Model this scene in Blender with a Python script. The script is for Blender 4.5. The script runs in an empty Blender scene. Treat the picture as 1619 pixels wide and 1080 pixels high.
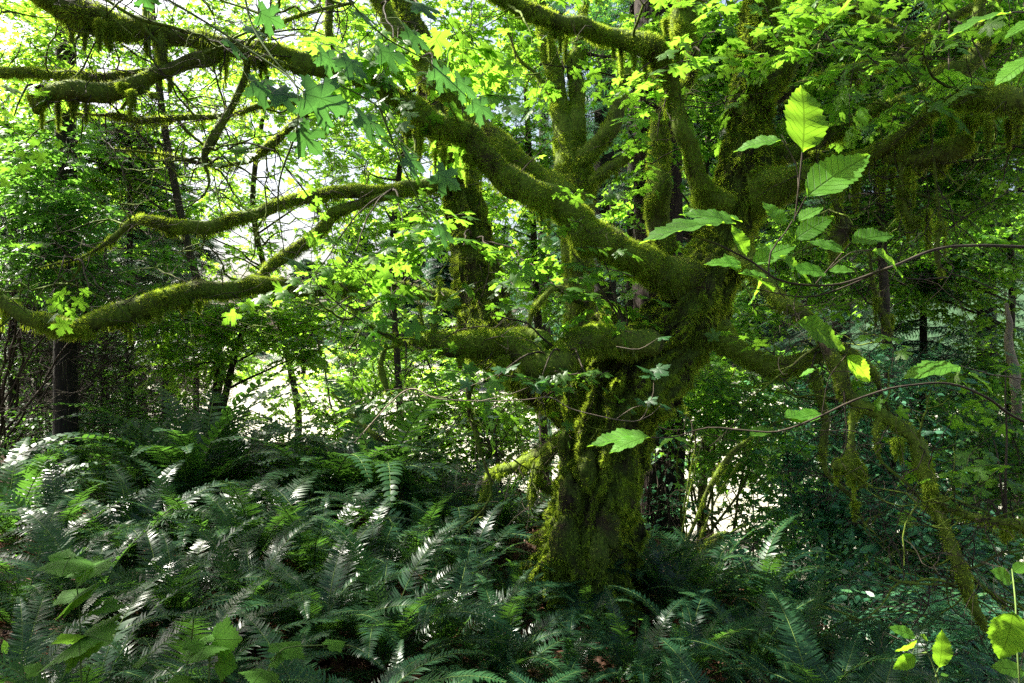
import bpy, math, random
import numpy as np
from mathutils import Vector, Matrix

rng = np.random.default_rng(11)
random.seed(5)
scn = bpy.context.scene
COL = scn.collection
F = 1079.3            # focal length in photograph pixels (24 mm on 36 mm, 1619 px wide)
CX, CY, CZ = 809.5, 540.0, 1.6

def at(px, py, Y):
    return np.array([(px - CX) / F * Y, Y, CZ - (py - CY) / F * Y])

def sstep(a, b, v):
    t = np.clip((v - a) / (b - a), 0, 1)
    return t * t * (3 - 2 * t)

# ------------------------------------------------------------------ noise
def _h(ix, iy, iz, seed):
    n = (ix * 374761393 + iy * 668265263 + iz * 2147483647 + seed * 974711) & 0xffffffff
    n = ((n ^ (n >> 13)) * 1274126177) & 0xffffffff
    n = n ^ (n >> 16)
    return (n & 0xffffff) / float(0xffffff)

def vnoise(p, s=1.0, seed=0):
    p = np.asarray(p, float) * s + 1000.0
    i = np.floor(p).astype(np.int64); f = p - i
    f = f * f * (3 - 2 * f)
    r = 0
    for dx in (0, 1):
        for dy in (0, 1):
            for dz in (0, 1):
                w = (f[..., 0] if dx else 1 - f[..., 0]) * (f[..., 1] if dy else 1 - f[..., 1]) * (f[..., 2] if dz else 1 - f[..., 2])
                r = r + w * _h(i[..., 0] + dx, i[..., 1] + dy, i[..., 2] + dz, seed)
    return r * 2 - 1

def fbm(p, s=1.0, o=3, seed=0):
    r = 0; a = 1; t = 0
    for k in range(o):
        r = r + a * vnoise(p, s * 2 ** k, seed + k); t += a; a *= .5
    return r / t

def ground_z(x, y):
    x = np.asarray(x, float); y = np.asarray(y, float)
    s = sstep(-1.5, 3.0, x)
    z = -0.10 - 0.50 * s - 0.03 * np.clip(y - 2, 0, 6)
    z = z - 0.75 * sstep(1.3, 4.0, x) * sstep(3.0, 5.5, y)
    d = y + 0.9 * np.clip(x, -4, 6)
    z = z - 1.9 * sstep(8.5, 14.5, d)
    z = np.where(y > 16, z + (-2.35 - z) * sstep(16, 24, y), z)
    p = np.stack([x, y, 0 * x], -1)
    z = z + 0.07 * fbm(p, 0.8, 3) * (1 - sstep(15, 30, y)) + 0.10 * fbm(p, 0.13, 2, 7)
    # valley side rising on the right, far off
    z = z + 14 * sstep(30, 90, y + 1.2 * x) * sstep(-4, 24, x - 0.12 * y)
    return z

# ------------------------------------------------------------------ mesh building
WL = {}              # where each object's origin stands in the world
class MB:
    def __init__(s): s.v = []; s.f = {}; s.n = 0
    def add(s, v, f, mat=0):
        v = np.asarray(v, float).reshape(-1, 3); f = np.asarray(f, np.int64)
        if len(v) == 0 or len(f) == 0: return
        s.f.setdefault((f.shape[1], mat), []).append(f + s.n)
        s.v.append(v); s.n += len(v)
    def build(s, name, mats, parent=None, smooth=True, origin=None, uv=None):
        me = bpy.data.meshes.new(name)
        v = np.concatenate(s.v)
        if parent is not None: origin = WL[parent.name]
        if origin is not None: v = v - np.asarray(origin)
        loops = []; starts = []; mi = []; tot = 0
        for (k, m), fl in s.f.items():
            fa = np.concatenate(fl)
            loops.append(fa.ravel()); starts.append(tot + np.arange(len(fa)) * k)
            mi.append(np.full(len(fa), m)); tot += fa.size
        loops = np.concatenate(loops); starts = np.concatenate(starts); mi = np.concatenate(mi)
        me.vertices.add(len(v)); me.vertices.foreach_set('co', v.astype(np.float32).ravel())
        me.loops.add(len(loops)); me.loops.foreach_set('vertex_index', loops.astype(np.int32))
        me.polygons.add(len(starts)); me.polygons.foreach_set('loop_start', starts.astype(np.int32))
        me.polygons.foreach_set('material_index', mi.astype(np.int32))
        me.polygons.foreach_set('use_smooth', np.full(len(starts), smooth))
        for m in (mats if isinstance(mats, (list, tuple)) else [mats]): me.materials.append(m)
        me.update(calc_edges=True)
        if uv is not None:
            ul = me.uv_layers.new(name='leaf'); ul.data.foreach_set('uv', uv[loops][:, :2].astype(np.float32).ravel())
        o = bpy.data.objects.new(name, me); COL.objects.link(o)
        if parent is not None: o.parent = parent
        if origin is not None and parent is None: o.location = origin
        WL[o.name] = np.zeros(3) if origin is None else np.asarray(origin, float)
        return o

def empty(name, loc=(0, 0, 0)):
    o = bpy.data.objects.new(name, None); COL.objects.link(o); o.location = loc
    o.empty_display_size = .1; WL[o.name] = np.array(loc, float)
    return o

def tag(o, label=None, cat=None, group=None, kind=None):
    if label: o['label'] = label
    if cat: o['category'] = cat
    if group: o['group'] = group
    if kind: o['kind'] = kind
    return o

def nrm(a):
    a = np.asarray(a, float)
    return a / np.maximum(np.linalg.norm(a, axis=-1, keepdims=True), 1e-9)

def catmull(P, step):
    P = np.asarray(P, float)
    if len(P) == 2: P = np.array([P[0], P[0] * .5 + P[1] * .5, P[1]])
    A = np.vstack([2 * P[0] - P[1], P, 2 * P[-1] - P[-2]])
    out = []
    for i in range(1, len(A) - 2):
        L = np.linalg.norm((A[i + 1] - A[i])[:3]); n = max(2, int(L / step))
        t = np.linspace(0, 1, n, endpoint=False)[:, None]
        p0, p1, p2, p3 = A[i - 1], A[i], A[i + 1], A[i + 2]
        out.append(.5 * (2 * p1 + (p2 - p0) * t + (2 * p0 - 5 * p1 + 4 * p2 - p3) * t ** 2 + (-p0 + 3 * p1 - 3 * p2 + p3) * t ** 3))
    out.append(P[-1:]); return np.vstack(out)

def frames(P):
    T = nrm(np.gradient(P, axis=0)); n = len(P)
    ref = np.array([0, 0, 1.]) if abs(T[0][2]) < .9 else np.array([0, 1., 0])
    U = np.zeros((n, 3)); u = nrm(np.cross(T[0], ref))
    for i in range(n):
        u = u - T[i] * np.dot(u, T[i]); u = u / max(np.linalg.norm(u), 1e-9); U[i] = u
    return T, U, np.cross(T, U)

def grid_faces(n, s, base=0):
    i = np.arange(n - 1)[:, None] * s; j = np.arange(s)[None]; j2 = (j + 1) % s
    return (np.stack([i + j, i + j2, i + s + j2, i + s + j], -1).reshape(-1, 4) + base)

def tube(mb, P, R, sides=12, mat=0, rough=0.0, nscale=6, flute=0.0, sag=0.0, seed=0, ends=True, strip=0.0):
    """P (n,3), R (n,). returns ring array (n,sides,3) and outward normals"""
    T, U, W = frames(P)
    a = np.linspace(0, 2 * np.pi, sides, endpoint=False)
    D = U[:, None] * np.cos(a)[None, :, None] + W[:, None] * np.sin(a)[None, :, None]
    S = P[:, None] + D * R[:, None, None]
    L = np.concatenate([[0], np.cumsum(np.linalg.norm(np.diff(P, axis=0), axis=1))])
    k = np.zeros(S.shape[:2])
    if rough: k = k + rough * fbm(S, nscale, 4, seed)
    if flute:
        q = np.stack([np.broadcast_to(np.cos(a) * 2.2, k.shape), np.broadcast_to(np.sin(a) * 2.2, k.shape), np.broadcast_to(L[:, None] * 1.1, k.shape)], -1)
        k = k - flute * (1 - np.abs(fbm(q + seed, 1.3, 3, seed + 3)) * 2.2) ** 2 * .6 + flute * .25
    if strip:
        q = np.stack([np.broadcast_to(np.cos(a) * 5, k.shape), np.broadcast_to(np.sin(a) * 5, k.shape), np.broadcast_to(L[:, None] * 2.6, k.shape)], -1) + .5 * fbm(S, 5, 2, seed)[..., None]
        k = k + strip * (np.abs(fbm(q, 1.2, 3, seed + 6)) * 2.6 - .55)
    S = P[:, None] + D * (R[:, None] * (1 + k))[..., None]
    if sag:
        c = np.clip(vnoise(P, 2.2, seed + 9) * 1.3 + .1, 0, 1) ** 1.2
        dn = np.clip(-D[..., 2], 0, 1) ** 1.5
        S[..., 2] -= sag * c[:, None] * dn * (R[:, None] * 1.0 + .02) * (1 + .5 * vnoise(S, 14, seed))
    n = len(P)
    f = grid_faces(n, sides)
    v = S.reshape(-1, 3); mb.add(v, f, mat)
    if ends:
        for e in (0, n - 1):
            tip = P[e] + T[e] * R[e] * (.6 if e else -.6)
            vv = np.vstack([S[e], tip[None]]); j = np.arange(sides)
            ff = np.stack([j, (j + 1) % sides, np.full(sides, sides)], -1)
            mb.add(vv, ff if e else ff[:, ::-1], mat)
    return S, D

def tubes(mb, P, R, sides=3, mat=0):
    """many thin tubes at once: P (N,K,3), R (N,K)"""
    if len(P) == 0: return
    N, K = P.shape[:2]
    T = nrm(np.gradient(P, axis=1))
    ref = np.where(np.abs(T[:, :1, 2:3]) < .9, np.array([0, 0, 1.]), np.array([0, 1., 0]))
    U = nrm(np.cross(T, np.broadcast_to(ref, T.shape))); W = np.cross(T, U)
    a = np.linspace(0, 2 * np.pi, sides, endpoint=False)
    V = P[:, :, None] + (U[:, :, None] * np.cos(a)[:, None] + W[:, :, None] * np.sin(a)[:, None]) * R[:, :, None, None]
    f0 = grid_faces(K, sides)
    f = (f0[None] + (np.arange(N) * K * sides)[:, None, None]).reshape(-1, 4)
    mb.add(V.reshape(-1, 3), f, mat)

def place(mb, tv, tf, pos, axis, normal, size, mat=0):
    """copies of a small template: x along axis, z along normal, baked into one mesh"""
    if len(pos) == 0: return
    a = nrm(axis); n = normal - a * np.sum(normal * a, -1, keepdims=True); n = nrm(n); b = np.cross(n, a)
    size = np.broadcast_to(size, (len(pos),))
    V = pos[:, None] + size[:, None, None] * (tv[None, :, 0:1] * a[:, None] + tv[None, :, 1:2] * b[:, None] + tv[None, :, 2:3] * n[:, None])
    f = (tf[None] + (np.arange(len(pos)) * len(tv))[:, None, None]).reshape(-1, tf.shape[1])
    mb.add(V.reshape(-1, 3), f, mat)

# ------------------------------------------------------------------ leaf templates (length about 1, petiole at the origin)
def polar_leaf(pts, centre=(.32, 0), curl=.22, half=True):
    P = [(x, y) for x, y in pts]
    full = P + [(x, -y) for x, y in P[::-1] if abs(y) > 1e-6]
    v = [(centre[0], centre[1], .04)] + [(x, y, -curl * abs(y) - .18 * max(0, x - .35) ** 2) for x, y in full]
    n = len(full)
    f = [(0, 1 + i, 1 + (i + 1) % n) for i in range(n)]
    return np.array(v, float), np.array(f)

MAPLE_HI = polar_leaf([(0, 0), (.02, .10), (-.10, .20), (-.06, .27), (-.14, .40), (-.02, .38), (.03, .46), (.12, .36), (.20, .30), (.24, .26), (.34, .40), (.36, .52), (.46, .50), (.60, .62), (.60, .48), (.70, .42),
                       (.60, .33), (.52, .20), (.50, .15), (.62, .18), (.70, .26), (.76, .17), (.88, .15), (.90, .06), (1.04, 0)])
MAPLE_MID = polar_leaf([(0, 0), (.0, .10), (-.12, .36), (.05, .42), (.20, .26), (.34, .42), (.60, .58), (.60, .36), (.50, .15), (.72, .22), (1.0, 0)])
MAPLE_LO = polar_leaf([(0, 0), (-.12, .38), (.18, .22), (.58, .58), (.50, .16), (1.0, 0)])
THIMBLE = polar_leaf([(0, 0), (-.08, .05), (-.20, .16), (-.15, .21), (-.20, .30), (-.10, .31), (-.08, .40), (.02, .38), (.08, .44), (.14, .40), (.18, .50), (.24, .52), (.30, .62), (.34, .52), (.42, .55), (.43, .45), (.52, .45), (.48, .33), (.60, .37), (.62, .29), (.74, .29), (.75, .21), (.85, .19), (.87, .10), (.95, .08), (1.04, 0)], curl=.2)
OVAL = (np.array([(0, 0, 0), (.30, .20, -.03), (.65, .17, -.05), (1, 0, -.12), (.65, -.17, -.05), (.30, -.20, -.03)], float),
        np.array([(0, 1, 5), (1, 2, 5), (5, 2, 4), (2, 3, 4)]))
def needle_spray(n=7):
    v = []; f = []
    for i in range(n):
        t = .08 + .92 * i / n; L = .30 * (1 - .55 * t)
        for s in (-1, 1):
            b = len(v)
            v += [(t - .035, 0, 0), (t + .035, 0, 0), (t + .16 * L * 3, s * L, -.10 * L * 3)]
            f += [(b, b + 1, b + 2) if s > 0 else (b + 1, b, b + 2)]
    v += [(0, -.012, 0), (0, .012, 0), (1.05, 0, -.05)]; f += [(len(v) - 3, len(v) - 1, len(v) - 2)]
    return np.array(v, float), np.array(f)
NEEDLE = needle_spray()

def serrated(w, n=11, curve=.22, fold=.12, wave=0.02, seed=0):
    """a big toothed leaf as a real surface: 5 columns across, toothed rim"""
    r = np.random.default_rng(seed); v = []; f = []
    rows = 2 * n
    for i in range(rows + 1):
        t = i / rows
        W = w * .5 * (math.sin(math.pi * min(1, t * 1.02) ** .78) ** .85) if 0 < t < 1 else 0
        tooth = (1.05 if i % 2 else .93) + r.uniform(-.03, .03)
        zc = -curve * t * t
        for j, c in enumerate((-1, -.5, 0, .5, 1)):
            k = W * c * (tooth if abs(c) == 1 else 1)
            x = t + (.022 if (abs(c) == 1 and i % 2) else 0) + abs(c) * .03 * (1 - t)
            z = zc + fold * abs(k) / max(w * .5, 1e-6) * .5 * w + wave * math.sin(t * 21 + c) * abs(c) + (.008 * (1 if i % 2 else -1) * (abs(c) == .5))
            v.append((x, k, z))
    for i in range(rows):
        for j in range(4):
            a = i * 5 + j; f.append((a, a + 5, a + 6, a + 1))
    return np.array(v), np.array(f)

# ------------------------------------------------------------------ materials
def new_mat(name):
    m = bpy.data.materials.new(name); m.use_nodes = True
    nt = m.node_tree; nt.nodes.clear()
    out = nt.nodes.new('ShaderNodeOutputMaterial')
    return m, nt, out

def N(nt, t, **kw):
    n = nt.nodes.new(t)
    for k, v in kw.items():
        if k.startswith('i_'): n.inputs[k[2:].replace('_', ' ')].default_value = v
        else: setattr(n, k, v)
    return n

def ramp(nt, src, stops, lnk=True):
    r = nt.nodes.new('ShaderNodeValToRGB'); e = r.color_ramp.elements
    while len(e) < len(stops): e.new(.5)
    for k, (p, c) in enumerate(stops): e[k].position = p; e[k].color = (*c, 1)
    if src is not None: nt.links.new(src, r.inputs[0])
    return r

def leaf_mat(name, c0, c1, tr, k=.5, rough=.42, spec=.35, island=True, veins=None, noise=0):
    """two sided leaf: reflected colour ramp c0..c1 leaf by leaf, light passing through coloured tr"""
    m, nt, out = new_mat(name); L = nt.links.new
    if island:
        g = N(nt, 'ShaderNodeNewGeometry'); src = g.outputs['Random Per Island']
    else:
        g = N(nt, 'ShaderNodeObjectInfo'); src = g.outputs['Random']
    base = ramp(nt, src, [(0, c0), (1, c1)])
    tramp = ramp(nt, src, [(0, tuple(x * .72 for x in tr)), (1, tr)])
    bs = base.outputs[0]; ts = tramp.outputs[0]
    if noise:
        tc = N(nt, 'ShaderNodeTexCoord'); nz = N(nt, 'ShaderNodeTexNoise'); nz.inputs['Scale'].default_value = noise
        L(tc.outputs['Object'], nz.inputs['Vector'])
        rr = ramp(nt, nz.outputs[0], [(.3, (.62, .62, .62)), (.7, (1.25, 1.2, 1.1))])
        for which in (0, 1):
            mx = N(nt, 'ShaderNodeMix', data_type='RGBA', blend_type='MULTIPLY'); mx.inputs[0].default_value = 1
            L(bs if which == 0 else ts, mx.inputs[6]); L(rr.outputs[0], mx.inputs[7])
            if which == 0: bs = mx.outputs[2]
            else: ts = mx.outputs[2]
    if veins:
        uvn = N(nt, 'ShaderNodeUVMap', uv_map='leaf'); sp = N(nt, 'ShaderNodeSeparateXYZ'); L(uvn.outputs[0], sp.inputs[0])
        def mth(op, a, b=None):
            q = N(nt, 'ShaderNodeMath', operation=op)
            for i_, v_ in enumerate((a, b)):
                if v_ is None: continue
                if isinstance(v_, (int, float)): q.inputs[i_].default_value = v_
                else: L(v_, q.inputs[i_])
            return q.outputs[0]
        x_, y_ = sp.outputs[0], mth('ABSOLUTE', sp.outputs[1])
        if veins == 'pinnate':
            a_ = mth('FRACT', mth('MULTIPLY', mth('SUBTRACT', x_, mth('MULTIPLY', y_, .75)), 10.5)); d_ = mth('ABSOLUTE', mth('SUBTRACT', a_, .5))
            side = mth('MULTIPLY', d_, .12)
        else:
            an = mth('ARCTAN2', y_, mth('ADD', x_, .02)); a_ = mth('FRACT', mth('ADD', mth('DIVIDE', an, .78), .5)); d_ = mth('ABSOLUTE', mth('SUBTRACT', a_, .5))
            side = mth('MULTIPLY', mth('MULTIPLY', d_, .7), mth('SQRT', mth('ADD', mth('MULTIPLY', x_, x_), mth('MULTIPLY', y_, y_))))
        vv = mth('MINIMUM', side, mth('MULTIPLY', y_, .6))
        vr = N(nt, 'ShaderNodeMapRange'); vr.inputs[1].default_value = .001; vr.inputs[2].default_value = .011; vr.inputs[3].default_value = .5; vr.inputs[4].default_value = 1; L(vv, vr.inputs[0])
        for which in (0, 1):
            mx = N(nt, 'ShaderNodeMix', data_type='RGBA', blend_type='MULTIPLY'); mx.inputs[0].default_value = 1
            L(bs if which == 0 else ts, mx.inputs[6]); L(vr.outputs[0], mx.inputs[7])
            if which == 0: bs = mx.outputs[2]
            else: ts = mx.outputs[2]
    p = N(nt, 'ShaderNodeBsdfPrincipled'); p.inputs['Roughness'].default_value = rough
    p.inputs['Specular IOR Level'].default_value = spec
    if veins:
        bp = N(nt, 'ShaderNodeBump'); bp.inputs['Strength'].default_value = .5; bp.inputs['Distance'].default_value = .004; L(vr.outputs[0], bp.inputs['Height']); L(bp.outputs[0], p.inputs['Normal'])
    L(bs, p.inputs['Base Color'])
    t = N(nt, 'ShaderNodeBsdfTranslucent'); L(ts, t.inputs['Color'])
    mix = N(nt, 'ShaderNodeMixShader'); mix.inputs[0].default_value = k
    L(p.outputs[0], mix.inputs[1]); L(t.outputs[0], mix.inputs[2]); L(mix.outputs[0], out.inputs['Surface'])
    return m

def bark_mat(name, cols, scale=(9, 9, 2), moss=None, mlo=.45, mhi=.6, bump=.6, rough=.9, mscale=3.5, bd=.02):
    m, nt, out = new_mat(name); L = nt.links.new
    tc = N(nt, 'ShaderNodeTexCoord'); mp = N(nt, 'ShaderNodeMapping'); mp.inputs['Scale'].default_value = scale
    L(tc.outputs['Object'], mp.inputs['Vector'])
    nz = N(nt, 'ShaderNodeTexNoise', i_Scale=2.5, i_Detail=8, i_Roughness=.65); L(mp.outputs[0], nz.inputs['Vector'])
    vo = N(nt, 'ShaderNodeTexVoronoi', feature='DISTANCE_TO_EDGE', i_Scale=2.2); L(mp.outputs[0], vo.inputs['Vector'])
    c = ramp(nt, nz.outputs[0], [(.3, cols[0]), (.55, cols[1]), (.75, cols[2])])
    col = c.outputs[0]
    if moss:
        n2 = N(nt, 'ShaderNodeTexNoise', i_Scale=mscale, i_Detail=6, i_Roughness=.6); L(tc.outputs['Object'], n2.inputs['Vector'])
        r2 = ramp(nt, n2.outputs[0], [(mlo, (0, 0, 0)), (mhi, (1, 1, 1))])
        n3 = N(nt, 'ShaderNodeTexNoise', i_Scale=38, i_Detail=5, i_Roughness=.7); L(tc.outputs['Object'], n3.inputs['Vector'])
        c3 = ramp(nt, n3.outputs[0], [(.3, moss[0]), (.7, moss[1])])
        mx = N(nt, 'ShaderNodeMix', data_type='RGBA'); L(r2.outputs[0], mx.inputs[0]); L(col, mx.inputs[6]); L(c3.outputs[0], mx.inputs[7])
        col = mx.outputs[2]
    p = N(nt, 'ShaderNodeBsdfPrincipled'); p.inputs['Roughness'].default_value = rough; p.inputs['Specular IOR Level'].default_value = .2
    L(col, p.inputs['Base Color'])
    ad = N(nt, 'ShaderNodeMath', operation='ADD'); L(nz.outputs[0], ad.inputs[0]); L(vo.outputs[0], ad.inputs[1])
    b = N(nt, 'ShaderNodeBump'); b.inputs['Strength'].default_value = bump; b.inputs['Distance'].default_value = bd
    L(ad.outputs[0], b.inputs['Height']); L(b.outputs[0], p.inputs['Normal'])
    L(p.outputs[0], out.inputs['Surface'])
    return m

M = {}
M['maple'] = leaf_mat('maple_leaf', (.035, .115, .018), (.08, .19, .028), (.27, .60, .04), .56, noise=2)
M['maple_near'] = leaf_mat('maple_leaf_near', (.014, .060, .022), (.03, .10, .028), (.10, .30, .05), .36, noise=9, veins='palmate')  # darker copy of the maple leaf, underside shade put into its colour
M['vine'] = leaf_mat('vine_maple_leaf', (.05, .13, .016), (.11, .21, .025), (.38, .70, .05), .60)
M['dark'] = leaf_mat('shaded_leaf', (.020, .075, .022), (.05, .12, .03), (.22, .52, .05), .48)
M['laurel'] = leaf_mat('laurel_leaf', (.035, .135, .07), (.075, .21, .105), (.20, .52, .20), .42, rough=.33, spec=.5)
M['conifer'] = leaf_mat('conifer_needle', (.012, .05, .028), (.03, .085, .04), (.06, .20, .06), .28, rough=.4, spec=.4)
M['sapling'] = leaf_mat('sapling_leaf', (.055, .19, .02), (.09, .25, .03), (.29, .60, .03), .62, rough=.55, spec=.15, noise=8, veins='pinnate')
M['thimble'] = leaf_mat('thimbleberry_leaf', (.04, .14, .02), (.08, .20, .03), (.24, .52, .05), .55, rough=.65, spec=.12, noise=9, veins='palmate')
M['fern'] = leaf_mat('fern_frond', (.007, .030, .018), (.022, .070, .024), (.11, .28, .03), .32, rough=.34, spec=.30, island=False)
M['fern_dead'] = leaf_mat('fern_dead', (.10, .035, .015), (.16, .065, .03), (.15, .06, .02), .3, rough=.7, spec=.1, island=False)
M['moss'] = leaf_mat('moss', (.11, .17, .02), (.38, .54, .05), (.56, .76, .06), .42, rough=.8, spec=.08, noise=3.2)
M['moss_pale'] = leaf_mat('moss_pale', (.14, .16, .05), (.26, .28, .10), (.36, .40, .12), .40, rough=.8, spec=.08)
M['bark'] = bark_mat('mossy_bark', [(.016, .012, .008), (.045, .034, .020), (.09, .068, .042)], moss=[(.035, .048, .008), (.17, .20, .022)], mlo=.38, mhi=.54, bump=1, bd=.035)
M['bark_trunk'] = bark_mat('trunk_bark', [(.012, .009, .005), (.040, .029, .015), (.085, .06, .03)], scale=(14, 14, 2.6), moss=[(.03, .05, .008), (.13, .195, .02)], mlo=.40, mhi=.56, bump=1, bd=.04)
M['bark_moss'] = bark_mat('heavy_moss_bark', [(.016, .012, .008), (.04, .03, .018), (.08, .06, .04)], moss=[(.04, .064, .009), (.17, .245, .026)], mlo=.34, mhi=.50, bump=.9)
M['bark_dark'] = bark_mat('dark_bark', [(.008, .007, .006), (.02, .017, .014), (.04, .034, .028)], scale=(12, 12, 2.5))
M['redwood'] = bark_mat('redwood_bark', [(.008, .006, .005), (.026, .017, .014), (.055, .036, .028)], scale=(16, 16, 1.1), bump=1)
M['twig'] = bark_mat('twig_bark', [(.02, .015, .01), (.05, .04, .028), (.10, .08, .055)], bump=.2)
M['twig_green'] = bark_mat('green_stem', [(.05, .09, .02), (.09, .14, .03), (.13, .18, .05)], bump=.1)
M['twig_pale'] = bark_mat('pale_twig', [(.14, .11, .08), (.22, .18, .13), (.30, .25, .19)], bump=.2)
# ------------------------------------------------------------------ camera, sun, sky
cam = bpy.data.cameras.new('camera'); cam.lens = 24; cam.sensor_width = 36; cam.clip_start = .05; cam.clip_end = 2000
co = bpy.data.objects.new('camera', cam); COL.objects.link(co); co.location = (0, 0, CZ); co.rotation_euler = (math.pi / 2, 0, 0)
scn.camera = co
AZ, EL = math.radians(-64), math.radians(48)
sd = Vector((math.sin(AZ) * math.cos(EL), math.cos(AZ) * math.cos(EL), math.sin(EL)))
sl = bpy.data.lights.new('sun', 'SUN'); sl.energy = 5; sl.angle = math.radians(.5); sl.color = (1, .95, .84)
so = bpy.data.objects.new('sun', sl); COL.objects.link(so); so.rotation_euler = sd.to_track_quat('Z', 'Y').to_euler()
w = bpy.data.worlds.new('World'); scn.world = w; w.use_nodes = True
wt = w.node_tree; bg = wt.nodes['Background']
sk = wt.nodes.new('ShaderNodeTexSky'); sk.sky_type = 'NISHITA'; sk.sun_disc = False
sk.sun_elevation = EL; sk.sun_rotation = AZ; sk.dust_density = 6.0; sk.air_density = 1.0; sk.ozone_density = 1.0
wt.links.new(sk.outputs[0], bg.inputs[0]); bg.inputs[1].default_value = .06
scn.view_settings.view_transform = 'Standard'; scn.view_settings.look = 'None'
scn.view_settings.exposure = EXPO = 2.4; scn.view_settings.gamma = 1
cy = scn.cycles
cy.max_bounces = 7; cy.diffuse_bounces = 4; cy.glossy_bounces = 2; cy.transmission_bounces = 5; cy.transparent_max_bounces = 4
cy.use_denoising = False; cy.denoiser = 'OPENIMAGEDENOISE'; cy.denoising_prefilter = 'ACCURATE'
cy.sample_clamp_indirect = 6; cy.caustics_reflective = False; cy.caustics_refractive = False
cy.use_adaptive_sampling = True; cy.adaptive_threshold = .01

# ------------------------------------------------------------------ ground
def build_ground():
    mb = MB()
    xs = np.concatenate([-np.geomspace(9, 700, 34)[::-1], np.linspace(-8.8, 8.8, 150), np.geomspace(9, 700, 34)])
    ys = np.concatenate([np.linspace(-6, 15, 170), np.geomspace(15.3, 900, 60)])
    X, Y = np.meshgrid(xs, ys); Z = ground_z(X, Y)
    nx, ny = len(xs), len(ys)
    i = np.arange(ny - 1)[:, None] * nx; j = np.arange(nx - 1)[None]
    f = np.stack([i + j, i + j + 1, i + nx + j + 1, i + nx + j], -1).reshape(-1, 4)
    mb.add(np.stack([X, Y, Z], -1), f)
    m, nt, out = new_mat('forest_floor'); L = nt.links.new
    tc = N(nt, 'ShaderNodeTexCoord')
    n1 = N(nt, 'ShaderNodeTexNoise', i_Scale=9, i_Detail=9, i_Roughness=.7); L(tc.outputs['Object'], n1.inputs['Vector'])
    soil = ramp(nt, n1.outputs[0], [(.3, (.010, .008, .006)), (.5, (.035, .024, .015)), (.62, (.06, .036, .022)), (.75, (.04, .05, .015))])
    # beyond the bank the ground is bare pale gravel and dry grass of the open river flat
    sx = N(nt, 'ShaderNodeSeparateXYZ'); L(tc.outputs['Object'], sx.inputs[0])
    n2 = N(nt, 'ShaderNodeTexNoise', i_Scale=.5, i_Detail=5); L(tc.outputs['Object'], n2.inputs['Vector'])
    a = N(nt, 'ShaderNodeMath', operation='MULTIPLY_ADD'); a.inputs[1].default_value = 3.5; L(n2.outputs[0], a.inputs[0])
    sl_ = N(nt, 'ShaderNodeMath', operation='MULTIPLY_ADD'); sl_.inputs[1].default_value = .5; L(sx.outputs[0], sl_.inputs[0]); L(sx.outputs[1], sl_.inputs[2])
    L(sl_.outputs[0], a.inputs[2])
    mr = N(nt, 'ShaderNodeMapRange'); mr.inputs[1].default_value = 13; mr.inputs[2].default_value = 14.5; L(a.outputs[0], mr.inputs[0])
    n3 = N(nt, 'ShaderNodeTexNoise', i_Scale=1.6, i_Detail=10, i_Roughness=.8); L(tc.outputs['Object'], n3.inputs['Vector'])
    gr = ramp(nt, n3.outputs[0], [(.30, (.06, .08, .03)), (.43, (.24, .24, .17)), (.56, (.42, .41, .35)), (.72, (.50, .48, .43))])
    mx = N(nt, 'ShaderNodeMix', data_type='RGBA'); L(mr.outputs[0], mx.inputs[0]); L(soil.outputs[0], mx.inputs[6]); L(gr.outputs[0], mx.inputs[7])
    # wooded valley side: dark green above the flat
    hz = N(nt, 'ShaderNodeMapRange'); hz.inputs[1].default_value = -1.4; hz.inputs[2].default_value = 0; L(sx.outputs[2], hz.inputs[0])
    far = N(nt, 'ShaderNodeMapRange'); far.inputs[1].default_value = 20; far.inputs[2].default_value = 26; L(sx.outputs[1], far.inputs[0])
    mu = N(nt, 'ShaderNodeMath', operation='MULTIPLY'); L(hz.outputs[0], mu.inputs[0]); L(far.outputs[0], mu.inputs[1])
    m2 = N(nt, 'ShaderNodeMix', data_type='RGBA'); L(mu.outputs[0], m2.inputs[0]); L(mx.outputs[2], m2.inputs[6]); m2.inputs[7].default_value = (.03, .06, .03, 1)
    p = N(nt, 'ShaderNodeBsdfPrincipled'); p.inputs['Roughness'].default_value = .95; p.inputs['Specular IOR Level'].default_value = .1
    L(m2.outputs[2], p.inputs['Base Color'])
    b = N(nt, 'ShaderNodeBump'); b.inputs['Strength'].default_value = .8; b.inputs['Distance'].default_value = .04; L(n1.outputs[0], b.inputs['Height']); L(b.outputs[0], p.inputs['Normal'])
    L(p.outputs[0], out.inputs['Surface'])
    o = mb.build('ground', m); tag(o, kind='structure')
    return o
build_ground()

# ------------------------------------------------------------------ moss
def sample_rings(S, D, n, r=rng, fld=None):
    A = np.linalg.norm(np.cross(S[1:] - S[:-1], np.roll(S, -1, 1)[:-1] - S[:-1]), axis=-1).ravel()
    c = np.cumsum(A); k = np.searchsorted(c, r.random(n) * c[-1]); k = np.clip(k, 0, len(c) - 1)
    s = S.shape[1]; i = k // s; j = k % s; j2 = (j + 1) % s
    u = r.random(n)[:, None]; v = r.random(n)[:, None]
    P = (S[i, j] * (1 - u) + S[i, j2] * u) * (1 - v) + (S[i + 1, j] * (1 - u) + S[i + 1, j2] * u) * v
    Nn = nrm(D[i, j] * (1 - u) + D[i, j2] * u)
    if fld is not None: return P, Nn, c[-1], fld[i, j]
    return P, Nn, c[-1]

def fibres(mb, P, Dr, L, W, mat=0):
    side = nrm(np.cross(Dr, nrm(rng.normal(size=P.shape))))
    a = P - side * W[:, None] * .5; b = P + side * W[:, None] * .5; c = P + Dr * L[:, None]
    n = len(P); V = np.stack([a, b, c], 1).reshape(-1, 3)
    mb.add(V, np.arange(n * 3).reshape(-1, 3), mat)

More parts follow.
